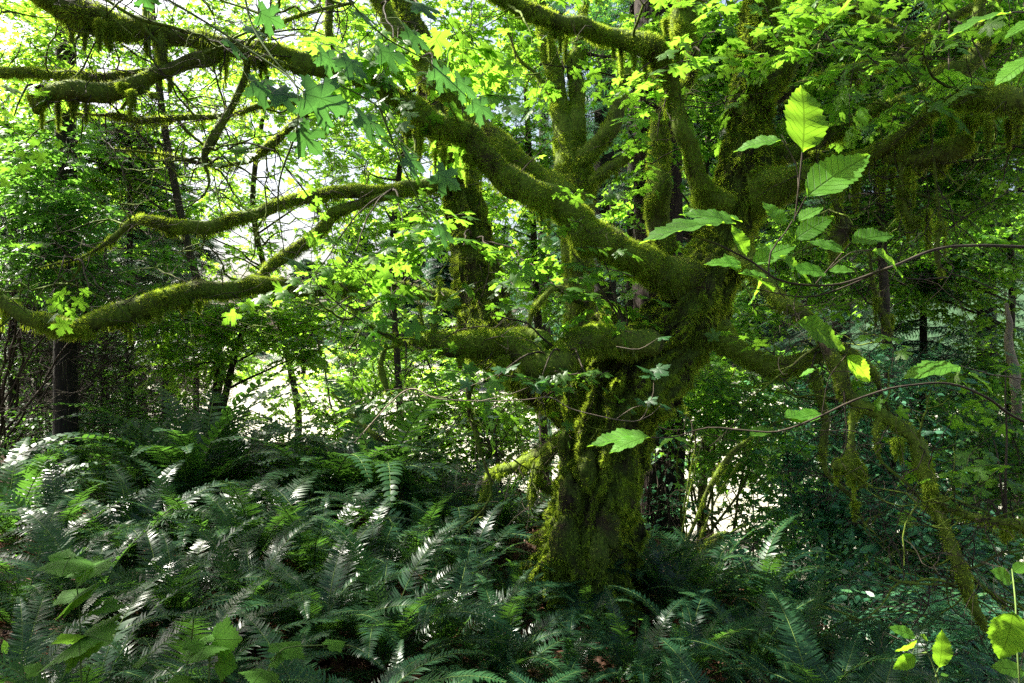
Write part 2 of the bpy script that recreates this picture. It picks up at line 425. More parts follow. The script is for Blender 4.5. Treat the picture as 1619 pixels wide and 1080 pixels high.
def moss_on(mb, S, D, dens, length=.032, width=.0042, seed=0, hang=.5, cover=.0, topbias=0., mat=0, ridge=0., streak=0.):
    _, _, area = sample_rings(S, D, 4)
    n = int(dens * area)
    if n < 5: return
    if ridge:
        C = S.mean(1, keepdims=True); q = np.linalg.norm(S - C, axis=-1); q = q / q.mean(1, keepdims=True)
        q = q - (np.roll(q, 3, 1) + np.roll(q, -3, 1) + np.roll(q, 6, 1) + np.roll(q, -6, 1)) / 4
        P, Nn, _, fl = sample_rings(S, D, n, fld=q)
    else:
        P, Nn, _ = sample_rings(S, D, n); fl = 0
    k = fbm(P, 5.0, 2, seed) + topbias * Nn[:, 2] + ridge * fl
    if streak:
        sk_ = fbm(P * [1, 1, .22] + .05 * vnoise(P, 9, 8)[:, None], 17, 3, seed + 11)
        keep = rng.random(n) < np.clip((k * .8 + sk_ * 1.6 - cover) * 5 + .7, .05, 1)
    else: keep = rng.random(n) < np.clip((k - cover) * 4 + .9, .03, 1)
    P = P[keep]; Nn = Nn[keep]; n = len(P)
    cl = vnoise(P, 16, seed + 5)
    tuft = nrm(np.stack([vnoise(P, 22, 3), vnoise(P, 22, 4), vnoise(P, 22, 5)], -1) + .3 * rng.normal(size=P.shape))
    down = np.clip(-Nn[:, 2] + .25, 0, 1)
    Dr = Nn * .9 + tuft * .75; Dr[:, 2] -= hang * (down * 1.8 + .1)
    Dr = nrm(Dr)
    L = length * (.55 + .5 * rng.random(n)) * (1 + .5 * cl) * (1 + down * hang * 1.3 * (1 + vnoise(P, 6, seed + 2)))
    fibres(mb, P - Nn * .004, Dr, L, width * (.6 + .8 * rng.random(n)), mat)

def drape(mb, c, w, h, n=900, mat=0):
    """a beard of moss hanging from c"""
    c = np.asarray(c, float)
    if n > 0 and w > .03:                     # a beard is several ragged wisps of unequal length
        for _ in range(4):
            o = rng.normal(size=3) * [w * .55, w * .35, 0]; drape(mb, c + o, w * rng.uniform(.22, .45) if w * .3 < .03 else .0295, h * rng.uniform(.25, 1.25), n // 3, mat)
        return
    t = rng.random(n) ** .8; a = rng.random(n) * 2 * np.pi; q = np.sqrt(rng.random(n)) * w * (1 - .9 * t ** .8) * (.7 + .3 * np.sin(3 * a + c[0] * 9))
    P = c + np.stack([q * np.cos(a), q * np.sin(a) * .8, -t * h], -1)
    out = np.stack([np.cos(a), np.sin(a), -0.9 - 1.2 * t], -1)
    fibres(mb, P, nrm(out + .5 * rng.normal(size=P.shape)), (.020 + .032 * rng.random(n)) * (1.1 - .5 * t), .0035 + .003 * rng.random(n), mat)

def px(pts, k=1.0):
    """[(px, py, depth, r_px)] -> points (n,4) with radius in metres"""
    return np.array([[*at(a, b, d), r * d / F * k] for a, b, d, r in pts])

def limb(parent, pts, name='limb', sides=16, rough=.32, sag=.45, moss=1.0, mlen=.032, mat=None, step=.035, seed=None, hang=.5, drapes=(), twigs=0, flute=0., cover=.06, topbias=0., core=.84, mossname='moss', twlen=.5, pale=0.35):
    seed = seed if seed is not None else int(rng.integers(1000))
    Q = catmull(px(pts), step); P = Q[:, :3].copy(); R = np.maximum(Q[:, 3] * .95 - mlen * .42, Q[:, 3] * .42)
    wob = np.stack([fbm(P, 3.2, 2, seed + q) for q in range(3)], -1) * (R[:, None] * [1.0, 1.0, 1.0] + .012)
    P = P + wob
    mb = MB(); S, D = tube(mb, P, R, sides, 0, rough, 7, flute, sag, seed)
    if twigs: twig_set(mb, P, R, int(twigs * 1.8), twlen * 1.15, mat=1)
    if twigs > 6:                             # crooked mossy side branches
        k = max(3, twigs // 3); i = rng.integers(len(P) // 6, len(P), k)
        run_twigs(mb, P[i], nrm(rng.normal(size=(k, 3)) * [1, .6, .9] - [0, 0, .15]), (.35 + .75 * rng.random(k)), .0105, 0, 12, 3)
    o = mb.build(name, [mat or M['bark_moss'], M['twig']], parent)
    if moss:
        mm = MB(); moss_on(mm, S, D, 15000 * moss, mlen, .0045, seed, hang, cover, topbias)
        if pale: moss_on(mm, S, D, 2600 * pale, mlen * 1.2, .005, seed + 40, hang, .28, .1, mat=1)
        for (a, b, d, wpx, hpx) in drapes:
            drape(mm, at(a, b, d), wpx * d / F, hpx * d / F, int(30 * wpx * hpx ** .5) // 2 + 200)
        mm.build(mossname, [M['moss'], M['moss_pale']], o)
    return o, P, R

def twig_set(mb, P, R, n, L=.5, mat=0, K=9, down=.25, rad=.0042):
    """thin crooked twigs leaving a limb, with side twigs"""
    i = rng.integers(len(P) // 5, len(P), n)
    o = P[i]; d = nrm(rng.normal(size=(n, 3)) * [1, .6, .8] - [0, 0, down])
    L = L * (.4 + rng.random(n)); run_twigs(mb, o, d, L, rad, mat, K)

def run_twigs(mb, o, d, L, rad, mat=0, K=9, side=3):
    n = len(o)
    if n == 0: return
    pts = [o]; dd = d.copy(); st = (L / (K - 1))[:, None]
    for k in range(K - 1):
        dd = nrm(dd + rng.normal(size=dd.shape) * .28 + [0, 0, .02]); pts.append(pts[-1] + dd * st)
    T = np.stack(pts, 1); rr = rad * (.5 + .8 * rng.random(n))[:, None] * np.linspace(1, .3, K)[None]
    tubes(mb, T, rr, 4, mat)
    if side:
        for s in range(side):
            k = rng.integers(2, K - 1, n); oo = T[np.arange(n), k]
            run_twigs(mb, oo, nrm(d + rng.normal(size=d.shape) * .8), L * .45, rad * .55, mat, 6, 0)

# ------------------------------------------------------------------ foliage
def sprays(mb, C, S, n, leafT, size, mat=0, tmat=1, droop=.22, per=9, outward=None, tilt=.38, slen=.42, twr=.003):
    """n flat leafy sprays inside ellipsoid C (centre) S (radii, metres)"""
    C = np.asarray(C, float); S = np.asarray(S, float)
    u = nrm(rng.normal(size=(n, 3))) * (rng.random(n) ** .42)[:, None]
    o = C + u * S
    kk = vnoise(o, 1.1 / max(.3, S.max() * .5), 77)            # clumps and holes
    keep = rng.random(n) < np.clip(.75 + kk * 1.3, .08, 1)
    o = o[keep]; u = u[keep]; n = len(o)
    if n == 0: return
    d = rng.normal(size=(n, 3)); d[:, 2] *= .25
    d += u * .8
    if outward is not None: d += np.asarray(outward) * .9
    d = nrm(d)
    up = nrm(np.array([0, 0, 1.]) + rng.normal(size=(n, 3)) * tilt * .6)
    sdv = nrm(np.cross(up, d))
    L = slen * (.6 + .7 * rng.random(n))
    K = 5; t = np.linspace(0, 1, K)
    T = o[:, None] + d[:, None] * (t[None, :, None] * L[:, None, None]) + sdv[:, None] * (np.sin(t * 3)[None, :, None] * (rng.normal(size=n) * .05)[:, None, None])
    T[:, :, 2] -= droop * L[:, None] * t[None] ** 2
    tubes(mb, T, np.linspace(1, .35, K)[None] * twr * (.7 + .6 * rng.random(n))[:, None], 3, tmat)
    for q in range(per):
        tt = (q + .6 + .3 * rng.random(n)) / per; s = 1 if q % 2 else -1
        p = o + d * (tt * L)[:, None]; p[:, 2] -= droop * L * tt ** 2
        off = rng.random(n) * .35 * size * (0 if q == per - 1 else 1) + .15 * size
        p = p + sdv * (s * off)[:, None]
        ax = nrm(d * (.5 + .6 * rng.random(n))[:, None] + sdv * (s * (1.0 if q < per - 1 else .1)) * (.6 + .5 * rng.random(n))[:, None] + [0, 0, -.22])
        ax[:, 2] -= .25 * rng.random(n)
        nn = nrm(up + rng.normal(size=(n, 3)) * tilt)
        place(mb, leafT[0], leafT[1], p, ax, nn, size * (.6 + .65 * rng.random(n)), mat)

DENS = 3.9
def clump_px(mb, cx, cy, Y, rx, ry, cov, leafT, size, depth=None, **kw):
    k = Y / F; C = at(cx, cy, Y); S = np.array([rx * k, depth if depth else max(.5, .7 * max(rx, ry) * k), ry * k])
    per = kw.get('per', 9)
    fill = {id(MAPLE_HI): .42, id(MAPLE_MID): .42, id(MAPLE_LO): .42, id(OVAL): .30, id(NEEDLE): .22}.get(id(leafT), .4)
    area = math.pi * S[0] * S[2]
    n = int(DENS * cov * area / (fill * size * size * .62 * per)) + 1
    sprays(mb, C, S, n, leafT, size, **kw)

def branches_to(mb, trunkP, trunkR, clumps, mat=0, frac=.42, sub=5, twr=1.0):
    """curved boughs from the trunk to each clump of the crown"""
    for (cx, cy, Y, rx, ry, *_r) in clumps:
        C = at(cx, cy, Y); S = np.array([rx, rx, ry]) * Y / F
        dz = trunkP[:, 2] - (C[2] - .35 * np.linalg.norm(trunkP[:, :2] - C[:2], axis=1) - .1)
        i = int(np.argmin(np.abs(dz))); A = trunkP[i]; r0 = min(trunkR[i] * frac, .07) * twr
        mid = A * .5 + C * .5 + np.array([0, 0, .18 * np.linalg.norm(C - A) * .4]) + rng.normal(size=3) * .12
        Q = catmull(np.array([[*A, r0], [*mid, r0 * .65], [*C, r0 * .35], [*(C + nrm(C - A) * S * .6), r0 * .15]]), .12)
        tube(mb, Q[:, :3] + fbm(Q[:, :3], 3, 2)[:, None] * .04, Q[:, 3], 6, mat, .15, 8)
        j = rng.integers(len(Q) // 3, len(Q), sub); 
        d = nrm(rng.normal(size=(sub, 3)) * [1, 1, .6]); run_twigs(mb, Q[j, :3], d, S.max() * (.6 + .5 * rng.random(sub)), r0 * .33, mat, 8, 3)

def crown_tree(name, label, cat, trunk, clumps, leafT, size, leaf, bark='bark', group=None, over=(), sides=12, mossy=0, per=9, flute=0, droop=.22, slen=.42, tilt=.38, parts=('trunk', 'crown'), bare=(), root=True):
    t0 = trunk[0]; base = at(t0[0], t0[1], t0[2])
    if root: base[2] = float(ground_z(base[0], base[1]))
    e = empty(name, tuple(base))
    tag(e, label, cat, group)
    Q = px(trunk)
    if root: Q = np.vstack([[base[0], base[1], base[2] - .15, Q[0, 3] * 1.15], Q]) if Q[0, 2] > base[2] + .1 else np.vstack([Q[:1] * [1, 1, 0, 1] + [0, 0, base[2] - .15, 0], Q[1:]])
    Q[:, 3] *= 1 if mossy else .6; Q = catmull(Q, .07); mb = MB()
    S, D = tube(mb, Q[:, :3], Q[:, 3], sides, 0, .16, 5, flute, 0)
    branches_to(mb, Q[:, :3], Q[:, 3], clumps, 1)
    tr = mb.build(parts[0], [M[bark], M['twig']], e)
    if mossy:
        mm = MB(); moss_on(mm, S, D, 6000 * mossy, .04, .007, 3); mm.build('moss', M['moss'], tr)
    mb = MB()
    for (cx, cy, Y, rx, ry, cov) in clumps:
        clump_px(mb, cx, cy, Y, rx, ry, cov, leafT, size, per=per, droop=droop, slen=slen, tilt=tilt)
    for (x, y, z, sx_, sy_, sz_, n) in over:       # unseen crown sprays above the frame, added to shade the floor
        sprays(mb, (x, y, z), (sx_, sy_, sz_), n * 2 // 3, leafT if leafT is not MAPLE_MID else MAPLE_LO, size * 1.9, per=6, slen=.7)
    mb.build(parts[1], [M[leaf], M['twig']], e)
    return e
# ------------------------------------------------------------------ the great mossy maple
T0 = 5.2
maple = empty('mossy_maple_tree', (float(at(925, 0, T0)[0]), T0, float(ground_z(at(925, 0, T0)[0], T0))))
tag(maple, 'huge moss-covered maple with spreading crooked limbs and a thick fluted trunk', 'tree')

def trunk_mesh():
    mb = MB(); mm = MB()
    # lower bole
    base = [(905, 1010, 5.2, 118), (915, 960, 5.2, 100), (925, 900, 5.2, 84), (937, 840, 5.2, 73), (948, 780, 5.2, 66), (956, 720, 5.2, 64), (962, 665, 5.2, 72), (975, 615, 5.2, 92), (1000, 580, 5.2, 88), (1038, 552, 5.2, 72), (1075, 520, 5.2, 58)]
    lead = [(1020, 575, 5.2, 62), (1070, 530, 5.2, 54), (1100, 485, 5.18, 52), (1122, 430, 5.15, 48), (1146, 370, 5.12, 43), (1172, 290, 5.1, 40), (1180, 230, 5.1, 36), (1186, 170, 5.1, 34), (1192, 100, 5.1, 30), (1200, 20, 5.1, 26), (1206, -80, 5.1, 22), (1215, -260, 5.1, 16)]
    left = [(985, 640, 5.25, 66), (925, 622, 5.35, 62), (868, 598, 5.5, 50), (815, 572, 5.7, 46), (778, 530, 5.9, 48), (764, 490, 6.0, 44), (755, 440, 6.05, 39), (744, 370, 6.1, 34), (728, 290, 6.1, 31), (708, 215, 6.1, 31), (690, 150, 6.1, 28), (668, 90, 6.1, 23), (645, 20, 6.1, 20), (620, -80, 6.1, 16)]
    for pts, fl, sd_, si, dens in ((base, .55, 3, 140, 15000), (lead, .24, 8, 96, 11000), (left, .24, 21, 56, 9000)):
        Q = catmull(px(pts), .022); P = Q[:, :3]
        P = P + fbm(P, 1.6, 2, sd_)[:, None] * [.02, .06, 0]
        S, D = tube(mb, P + 0, Q[:, 3] * .94, si, 0, .16, 9, fl, 0, sd_, strip=.21)
        moss_on(mm, S, D, dens * 1.7, .034, .005, sd_, .9, -.04, .12, ridge=4, streak=1)
        # shaggy curtains under the lead
        if pts is lead:
            moss_on(mm, S, D, 2600, .055, .0055, sd_ + 2, 1.2, .12, -.1)
    # knots and burls
    for (a, b, d, r) in ((893, 700, 5.05, 15), (896, 735, 5.05, 13), (900, 790, 4.95, 24), (960, 840, 4.9, 26), (990, 760, 5.0, 20), (1182, 185, 4.98, 12), (930, 740, 4.92, 20), (945, 880, 4.85, 24), (893, 860, 4.9, 30)):
        c = at(a, b, d); R = r * d / F
        th = np.linspace(.05, np.pi - .05, 14); ph = np.linspace(0, 2 * np.pi, 20, endpoint=False)
        Dn = np.stack([np.sin(th)[:, None] * np.cos(ph), np.sin(th)[:, None] * np.sin(ph), np.broadcast_to(np.cos(th)[:, None], (14, 20))], -1)
        S = c + Dn * R * [.8, .8, 1.5] * (1 + .45 * fbm(Dn * 2 + a, 1.3, 3))[..., None]
        mb.add(S, grid_faces(14, 20)); moss_on(mm, S, Dn, 12000, .022, .004, a)
    t = mb.build('trunk', M['bark_trunk'], maple); mo = mm.build('moss', M['moss'], t)
    return t
trunk_mesh()

LD = [dict(pts=[(1100, 425, 5.1, 36), (1045, 412, 5.0, 31), (985, 398, 4.95, 30), (930, 372, 4.9, 30), (885, 332, 4.85, 26), (830, 290, 4.8, 24), (775, 252, 4.75, 23), (715, 212, 4.7, 23), (665, 186, 4.7, 22), (610, 150, 4.65, 20), (555, 120, 4.6, 19), (480, 92, 4.55, 19), (405, 72, 4.5, 18), (335, 62, 4.45, 18), (260, 50, 4.4, 17), (200, 38, 4.35, 22), (150, 26, 4.3, 27), (95, 4, 4.3, 28), (40, -25, 4.2, 24), (-60, -60, 4.2, 18)],
           drapes=[(170, 40, 4.3, 34, 50), (255, 60, 4.4, 14, 55), (262, 95, 4.4, 12, 45), (345, 75, 4.45, 22, 45), (420, 90, 4.5, 22, 40), (520, 115, 4.6, 18, 40), (660, 205, 4.7, 20, 50), (740, 245, 4.7, 16, 40), (850, 315, 4.8, 20, 55), (700, 230, 4.7, 14, 34), (915, 380, 4.9, 20, 40), (130, 30, 4.3, 26, 44)], moss=1.2, pale=1., twigs=26, twlen=.45),
      dict(pts=[(345, 72, 4.45, 16), (325, 90, 4.42, 17), (270, 108, 4.4, 14), (215, 128, 4.38, 18), (165, 142, 4.35, 20), (115, 150, 4.3, 20), (82, 150, 4.3, 17), (62, 165, 4.3, 13), (60, 180, 4.3, 8)], drapes=[(70, 150, 4.3, 18, 50), (120, 155, 4.3, 16, 30), (220, 145, 4.3, 18, 34), (190, 130, 4.3, 12, 26)], pale=1.5, twigs=10, twlen=.4),
      dict(pts=[(270, 112, 4.4, 7), (200, 116, 4.4, 10), (130, 122, 4.4, 12), (70, 118, 4.4, 10), (30, 118, 4.4, 12), (-20, 112, 4.4, 12), (-60, 108, 4.4, 10)], twigs=8, twlen=.4),
      dict(pts=[(900, 330, 5.4, 26), (860, 298, 5.45, 25), (820, 262, 5.5, 24), (780, 225, 5.55, 24), (745, 185, 5.6, 22), (705, 140, 5.6, 19), (665, 92, 5.6, 18), (630, 50, 5.6, 16), (595, 0, 5.6, 15), (560, -60, 5.6, 12)], twigs=12, drapes=[(800, 270, 5.4, 18, 40)]),
      dict(pts=[(1035, 540, 4.85, 26), (990, 540, 4.75, 26), (940, 552, 4.7, 28), (890, 566, 4.65, 29), (845, 568, 4.65, 29), (800, 552, 4.65, 26), (750, 545, 4.65, 25), (705, 545, 4.65, 20), (668, 540, 4.65, 15), (640, 542, 4.65, 8), (608, 548, 4.65, 6)], moss=1.6, hang=.6, mlen=.036, drapes=[(800, 560, 4.6, 26, 60), (720, 560, 4.6, 14, 26), (860, 580, 4.6, 22, 40)], twigs=14, pale=.5),
      dict(pts=[(865, 560, 4.75, 16), (850, 538, 4.85, 15), (820, 532, 4.95, 14), (780, 535, 5.0, 12), (700, 525, 5.0, 9), (640, 530, 5.0, 6)], twigs=6),
      dict(pts=[(686, 535, 4.65, 9), (684, 505, 4.65, 8), (692, 470, 4.65, 6), (694, 438, 4.65, 5)], sides=8),
      dict(pts=[(672, 535, 4.7, 8), (668, 505, 4.7, 6), (664, 480, 4.7, 4)], sides=8),
      dict(pts=[(612, 548, 4.65, 7), (604, 575, 4.65, 8), (606, 600, 4.65, 9), (612, 622, 4.65, 7)], sides=8),
      dict(pts=[(640, 542, 4.65, 7), (600, 520, 4.6, 7), (570, 500, 4.6, 5), (550, 480, 4.6, 3)], sides=8, twigs=8),
      dict(pts=[(730, 478, 5.95, 18), (690, 470, 5.9, 14), (640, 458, 5.8, 13), (580, 458, 5.7, 13), (520, 459, 5.6, 14), (470, 457, 5.5, 15), (400, 453, 5.4, 15), (345, 458, 5.3, 16), (300, 463, 5.2, 18), (255, 475, 5.1, 20), (210, 490, 5.1, 22), (170, 502, 5.0, 18), (140, 514, 5.0, 16), (90, 512, 5.0, 15), (45, 500, 5.0, 13), (15, 482, 5.0, 12), (-10, 470, 5.0, 11), (-60, 455, 5.0, 10)], moss=1.5, drapes=[(205, 500, 5.1, 16, 36), (180, 500, 5.1, 16, 26), (245, 485, 5.1, 20, 30), (130, 520, 5.0, 20, 24), (12, 480, 5, 10, 40), (300, 475, 5.2, 20, 22)], pale=1.2, twigs=22, twlen=.6, sides=18),
      dict(pts=[(725, 292, 6.05, 16), (680, 290, 6.0, 13), (620, 298, 5.9, 13), (560, 298, 5.8, 13), (500, 302, 5.7, 13), (455, 312, 5.6, 12), (405, 338, 5.5, 12), (350, 352, 5.4, 13), (300, 358, 5.3, 15), (262, 358, 5.2, 14), (225, 352, 5.2, 10), (195, 362, 5.2, 9), (160, 388, 5.1, 6), (120, 410, 5.1, 4), (60, 425, 5.0, 3)], moss=1.4, twigs=24, twlen=.6, drapes=[(270, 362, 5.2, 18, 16), (180, 370, 5.2, 10, 20)], pale=.5),
      dict(pts=[(650, 298, 5.95, 10), (610, 312, 5.85, 10), (570, 320, 5.8, 10), (535, 335, 5.75, 12), (512, 360, 5.7, 12), (485, 388, 5.7, 12), (450, 410, 5.7, 11), (420, 430, 5.7, 9), (405, 448, 5.7, 7)], moss=1.3, twigs=10),
      dict(pts=[(530, 345, 5.75, 7), (500, 335, 5.7, 6), (488, 320, 5.7, 3)], sides=8),
      # branches hanging in the upper left
      dict(pts=[(392, 95, 4.5, 9), (388, 125, 4.5, 9), (372, 155, 4.5, 9), (352, 190, 4.5, 10), (336, 225, 4.5, 11), (325, 255, 4.5, 8), (330, 285, 4.5, 5), (322, 310, 4.5, 3)], twigs=10, moss=.9),
      dict(pts=[(500, 160, 4.7, 7), (460, 166, 4.65, 8), (415, 168, 4.6, 8), (375, 178, 4.6, 8), (330, 186, 4.55, 8), (280, 190, 4.5, 9), (230, 193, 4.5, 9), (190, 184, 4.5, 9), (150, 182, 4.5, 4), (120, 180, 4.5, 3)], twigs=16, moss=1., twlen=.45),
      dict(pts=[(235, 140, 4.4, 9), (215, 155, 4.4, 7), (195, 175, 4.45, 6)], sides=8),
      dict(pts=[(500, 170, 4.7, 8), (480, 180, 4.7, 9), (452, 205, 4.7, 9), (425, 235, 4.7, 10), (400, 255, 4.7, 8), (375, 262, 4.7, 5), (320, 262, 4.7, 5), (250, 243, 4.7, 4), (180, 238, 4.7, 3)], twigs=14, moss=1.1, pale=1),
      dict(pts=[(258, 40, 4.4, 13), (258, 70, 4.4, 11), (262, 100, 4.4, 10), (262, 120, 4.4, 6)], sides=10, drapes=[(260, 70, 4.4, 10, 55)]),
      dict(pts=[(528, -30, 4.7, 11), (523, 20, 4.7, 10), (522, 60, 4.7, 9), (530, 100, 4.7, 8)], sides=10, twigs=5),
      dict(pts=[(235, 50, 4.4, 10), (232, 20, 4.4, 9), (236, -10, 4.4, 8), (240, -50, 4.4, 7)], sides=10),
      dict(pts=[(655, 190, 4.7, 9), (660, 225, 4.7, 9), (655, 250, 4.7, 6)], sides=10),
      dict(pts=[(400, 72, 4.5, 8), (440, 40, 4.5, 7), (490, 20, 4.5, 6), (560, 5, 4.5, 5)], sides=8, twigs=10),
      dict(pts=[(150, -10, 4.3, 6), (220, 30, 4.3, 6), (330, 60, 4.35, 5), (430, 95, 4.4, 4), (480, 110, 4.4, 2)], sides=8, twigs=8, moss=.3),
      # right leader's limbs
      dict(pts=[(1185, 190, 5.1, 30), (1205, 140, 5.05, 28), (1235, 95, 5.0, 25), (1262, 45, 5.0, 20), (1282, 5, 5.0, 17), (1310, -60, 5.0, 14)], moss=1.2, flute=.12, sides=24, twigs=8),
      dict(pts=[(1140, 345, 5.0, 30), (1120, 310, 4.9, 24), (1100, 268, 4.85, 19), (1085, 215, 4.8, 17), (1065, 160, 4.8, 16), (1045, 112, 4.75, 18), (1028, 78, 4.7, 20), (990, 60, 4.7, 18), (945, 42, 4.65, 18), (890, 36, 4.6, 17), (845, 22, 4.6, 17), (800, -5, 4.6, 17), (750, -40, 4.6, 16)], moss=1.3, twigs=18, drapes=[(880, 45, 4.6, 16, 45), (1005, 75, 4.7, 22, 45), (960, 60, 4.7, 14, 26), (1085, 220, 4.8, 14, 60), (1060, 150, 4.8, 12, 50)], sides=20),
      dict(pts=[(1060, 395, 5.3, 20), (1052, 340, 5.3, 22), (1046, 285, 5.3, 23), (1038, 225, 5.3, 20), (1050, 180, 5.3, 14), (1090, 120, 5.3, 12), (1092, 60, 5.3, 14), (1088, 0, 5.3, 16), (1085, -60, 5.3, 14)], moss=1.1, sides=20),
      dict(pts=[(1092, -40, 4.6, 22), (1088, 10, 4.6, 24), (1082, 50, 4.6, 22), (1078, 78, 4.6, 10)], moss=1.6, drapes=[(1085, 20, 4.6, 24, 70)], pale=.7),
      dict(pts=[(1180, 300, 5.05, 34), (1215, 288, 4.95, 28), (1255, 280, 4.9, 23), (1310, 268, 4.85, 19), (1365, 250, 4.8, 19), (1410, 225, 4.7, 16), (1460, 198, 4.6, 15), (1510, 168, 4.5, 17), (1560, 160, 4.4, 22), (1620, 166, 4.3, 24), (1690, 170, 4.2, 22)], moss=1.4, hang=.8, drapes=[(1345, 275, 4.8, 26, 50), (1390, 265, 4.8, 26, 46), (1590, 180, 4.35, 40, 46), (1540, 180, 4.45, 30, 36)], twigs=20, pale=.8, sides=20),
      dict(pts=[(1185, 270, 5.15, 26), (1225, 255, 5.2, 20), (1270, 235, 5.2, 18), (1320, 205, 5.2, 17), (1370, 180, 5.15, 14), (1420, 158, 5.1, 10), (1450, 148, 5.1, 8)], moss=1.3, hang=.8, drapes=[(1290, 240, 5.15, 20, 34), (1400, 172, 5.1, 12, 30)], twigs=10),
      dict(pts=[(1195, 190, 5.3, 16), (1240, 150, 5.3, 12), (1290, 128, 5.3, 13), (1340, 112, 5.3, 15), (1390, 100, 5.3, 12), (1430, 95, 5.3, 8), (1470, 92, 5.3, 6)], moss=1.2, hang=.8, drapes=[(1345, 120, 5.3, 16, 28)], twigs=12),
      dict(pts=[(1240, 75, 5.4, 10), (1330, 15, 5.4, 11), (1400, 45, 5.4, 12), (1440, 70, 5.4, 9), (1500, 30, 5.4, 8), (1570, -5, 5.4, 9), (1620, -30, 5.4, 8)], twigs=16, moss=1),
      dict(pts=[(1400, 250, 4.75, 10), (1430, 250, 4.7, 13), (1465, 248, 4.65, 18), (1500, 238, 4.6, 22), (1528, 222, 4.55, 19), (1538, 216, 4.55, 10)], moss=1.8, drapes=[(1480, 255, 4.65, 24, 30), (1430, 260, 4.7, 10, 60)], pale=1.5),
      dict(pts=[(1540, 225, 4.5, 4), (1590, 230, 4.5, 4), (1660, 232, 4.5, 3)], sides=6, moss=.3, twigs=5),
      dict(pts=[(1445, 150, 5.1, 8), (1480, 120, 5.0, 14), (1530, 100, 5.0, 18), (1560, 60, 5.0, 14), (1553, 20, 5.0, 12), (1560, -40, 5.0, 10)], twigs=8, drapes=[(1520, 110, 5, 18, 30)]),
      dict(pts=[(1165, 395, 5.0, 26), (1190, 425, 4.85, 20), (1225, 462, 4.75, 17), (1262, 490, 4.65, 14), (1295, 520, 4.55, 14), (1315, 560, 4.5, 14), (1335, 605, 4.45, 14), (1362, 645, 4.4, 14), (1400, 662, 4.35, 14), (1438, 690, 4.3, 14), (1458, 730, 4.25, 16), (1474, 785, 4.2, 13), (1490, 840, 4.15, 11), (1515, 895, 4.1, 13), (1540, 945, 4.1, 11), (1562, 995, 4.1, 7)], moss=1.1, mlen=.024, core=.8, twigs=30, twlen=.6, drapes=[(1420, 690, 4.3, 14, 40), (1470, 760, 4.2, 12, 50)], sides=18),
      dict(pts=[(1135, 515, 5.1, 24), (1165, 545, 5.0, 21), (1195, 570, 4.95, 20), (1230, 580, 4.9, 20), (1275, 570, 4.85, 17), (1320, 558, 4.8, 14), (1355, 562, 4.75, 13), (1382, 585, 4.7, 10), (1392, 620, 4.7, 7), (1405, 650, 4.7, 5)], moss=1.2, twigs=12, sides=18),
      dict(pts=[(1283, 580, 4.85, 9), (1295, 610, 4.8, 10), (1302, 655, 4.8, 10), (1300, 700, 4.8, 10), (1305, 738, 4.8, 8), (1325, 765, 4.8, 7), (1350, 790, 4.8, 7), (1352, 825, 4.8, 4)], moss=1, twigs=14, drapes=[(1350, 790, 4.8, 8, 30)]),
      dict(pts=[(1350, 640, 4.4, 10), (1345, 680, 4.4, 9), (1342, 715, 4.4, 11), (1345, 735, 4.4, 14)], moss=1.3, drapes=[(1345, 725, 4.4, 16, 22)]),
      dict(pts=[(1318, 735, 4.4, 12), (1345, 738, 4.4, 15), (1362, 745, 4.4, 10), (1364, 772, 4.4, 7)], moss=1.6, drapes=[(1365, 740, 4.4, 9, 44), (1340, 742, 4.4, 14, 22)]),
      dict(pts=[(1465, 770, 4.2, 12), (1500, 800, 4.15, 11), (1540, 822, 4.1, 11), (1590, 830, 4.05, 11), (1650, 836, 4.0, 10)], moss=1.2, twigs=10, drapes=[(1590, 838, 4.05, 16, 16)]),
      dict(pts=[(1395, 660, 4.35, 10), (1385, 690, 4.35, 8), (1395, 730, 4.35, 6), (1440, 770, 4.3, 5), (1500, 850, 4.2, 6), (1530, 905, 4.2, 4), (1590, 960, 4.2, 3)], twigs=16, twlen=.6),
      dict(pts=[(1405, 912, 4.1, 7), (1425, 920, 4.1, 5), (1480, 923, 4.1, 5), (1520, 928, 4.1, 4)], twigs=5, sides=8, moss=.8),
      dict(pts=[(1375, 400, 4.8, 5), (1380, 440, 4.8, 6), (1388, 480, 4.8, 8), (1400, 510, 4.8, 8), (1408, 530, 4.8, 4)], twigs=8, sides=8, drapes=[(1385, 470, 4.8, 9, 40), (1405, 495, 4.8, 10, 20)]),
      dict(pts=[(1425, 260, 4.7, 7), (1428, 300, 4.7, 8), (1432, 340, 4.7, 9), (1450, 360, 4.7, 5)], sides=8, twigs=8, drapes=[(1425, 300, 4.7, 8, 50), (1470, 330, 4.7, 12, 60), (1448, 340, 4.7, 14, 50)]),
      dict(pts=[(1315, 280, 4.85, 6), (1322, 340, 4.85, 10), (1330, 365, 4.85, 18), (1318, 395, 4.85, 12), (1316, 420, 4.85, 4)], sides=8, twigs=8, drapes=[(1330, 360, 4.85, 20, 34)]),
      dict(pts=[(1470, 200, 4.6, 5), (1475, 260, 4.6, 4), (1485, 340, 4.6, 5), (1482, 400, 4.6, 7), (1492, 440, 4.6, 5)], sides=8, twigs=12, twlen=.7, drapes=[(1485, 350, 4.6, 8, 50)]),
      # low limbs on the left of the bole
      dict(pts=[(905, 690, 5.3, 18), (880, 698, 5.4, 16), (850, 716, 5.5, 15), (820, 730, 5.6, 13), (790, 742, 5.7, 12), (770, 762, 5.8, 11), (760, 790, 5.8, 7), (752, 815, 5.8, 4)], moss=1.3, twigs=10),
      dict(pts=[(880, 700, 5.35, 12), (865, 725, 5.4, 12), (852, 750, 5.45, 11), (842, 780, 5.5, 8), (838, 800, 5.5, 5)], moss=1.3, twigs=6, drapes=[(848, 755, 5.45, 8, 30)]),
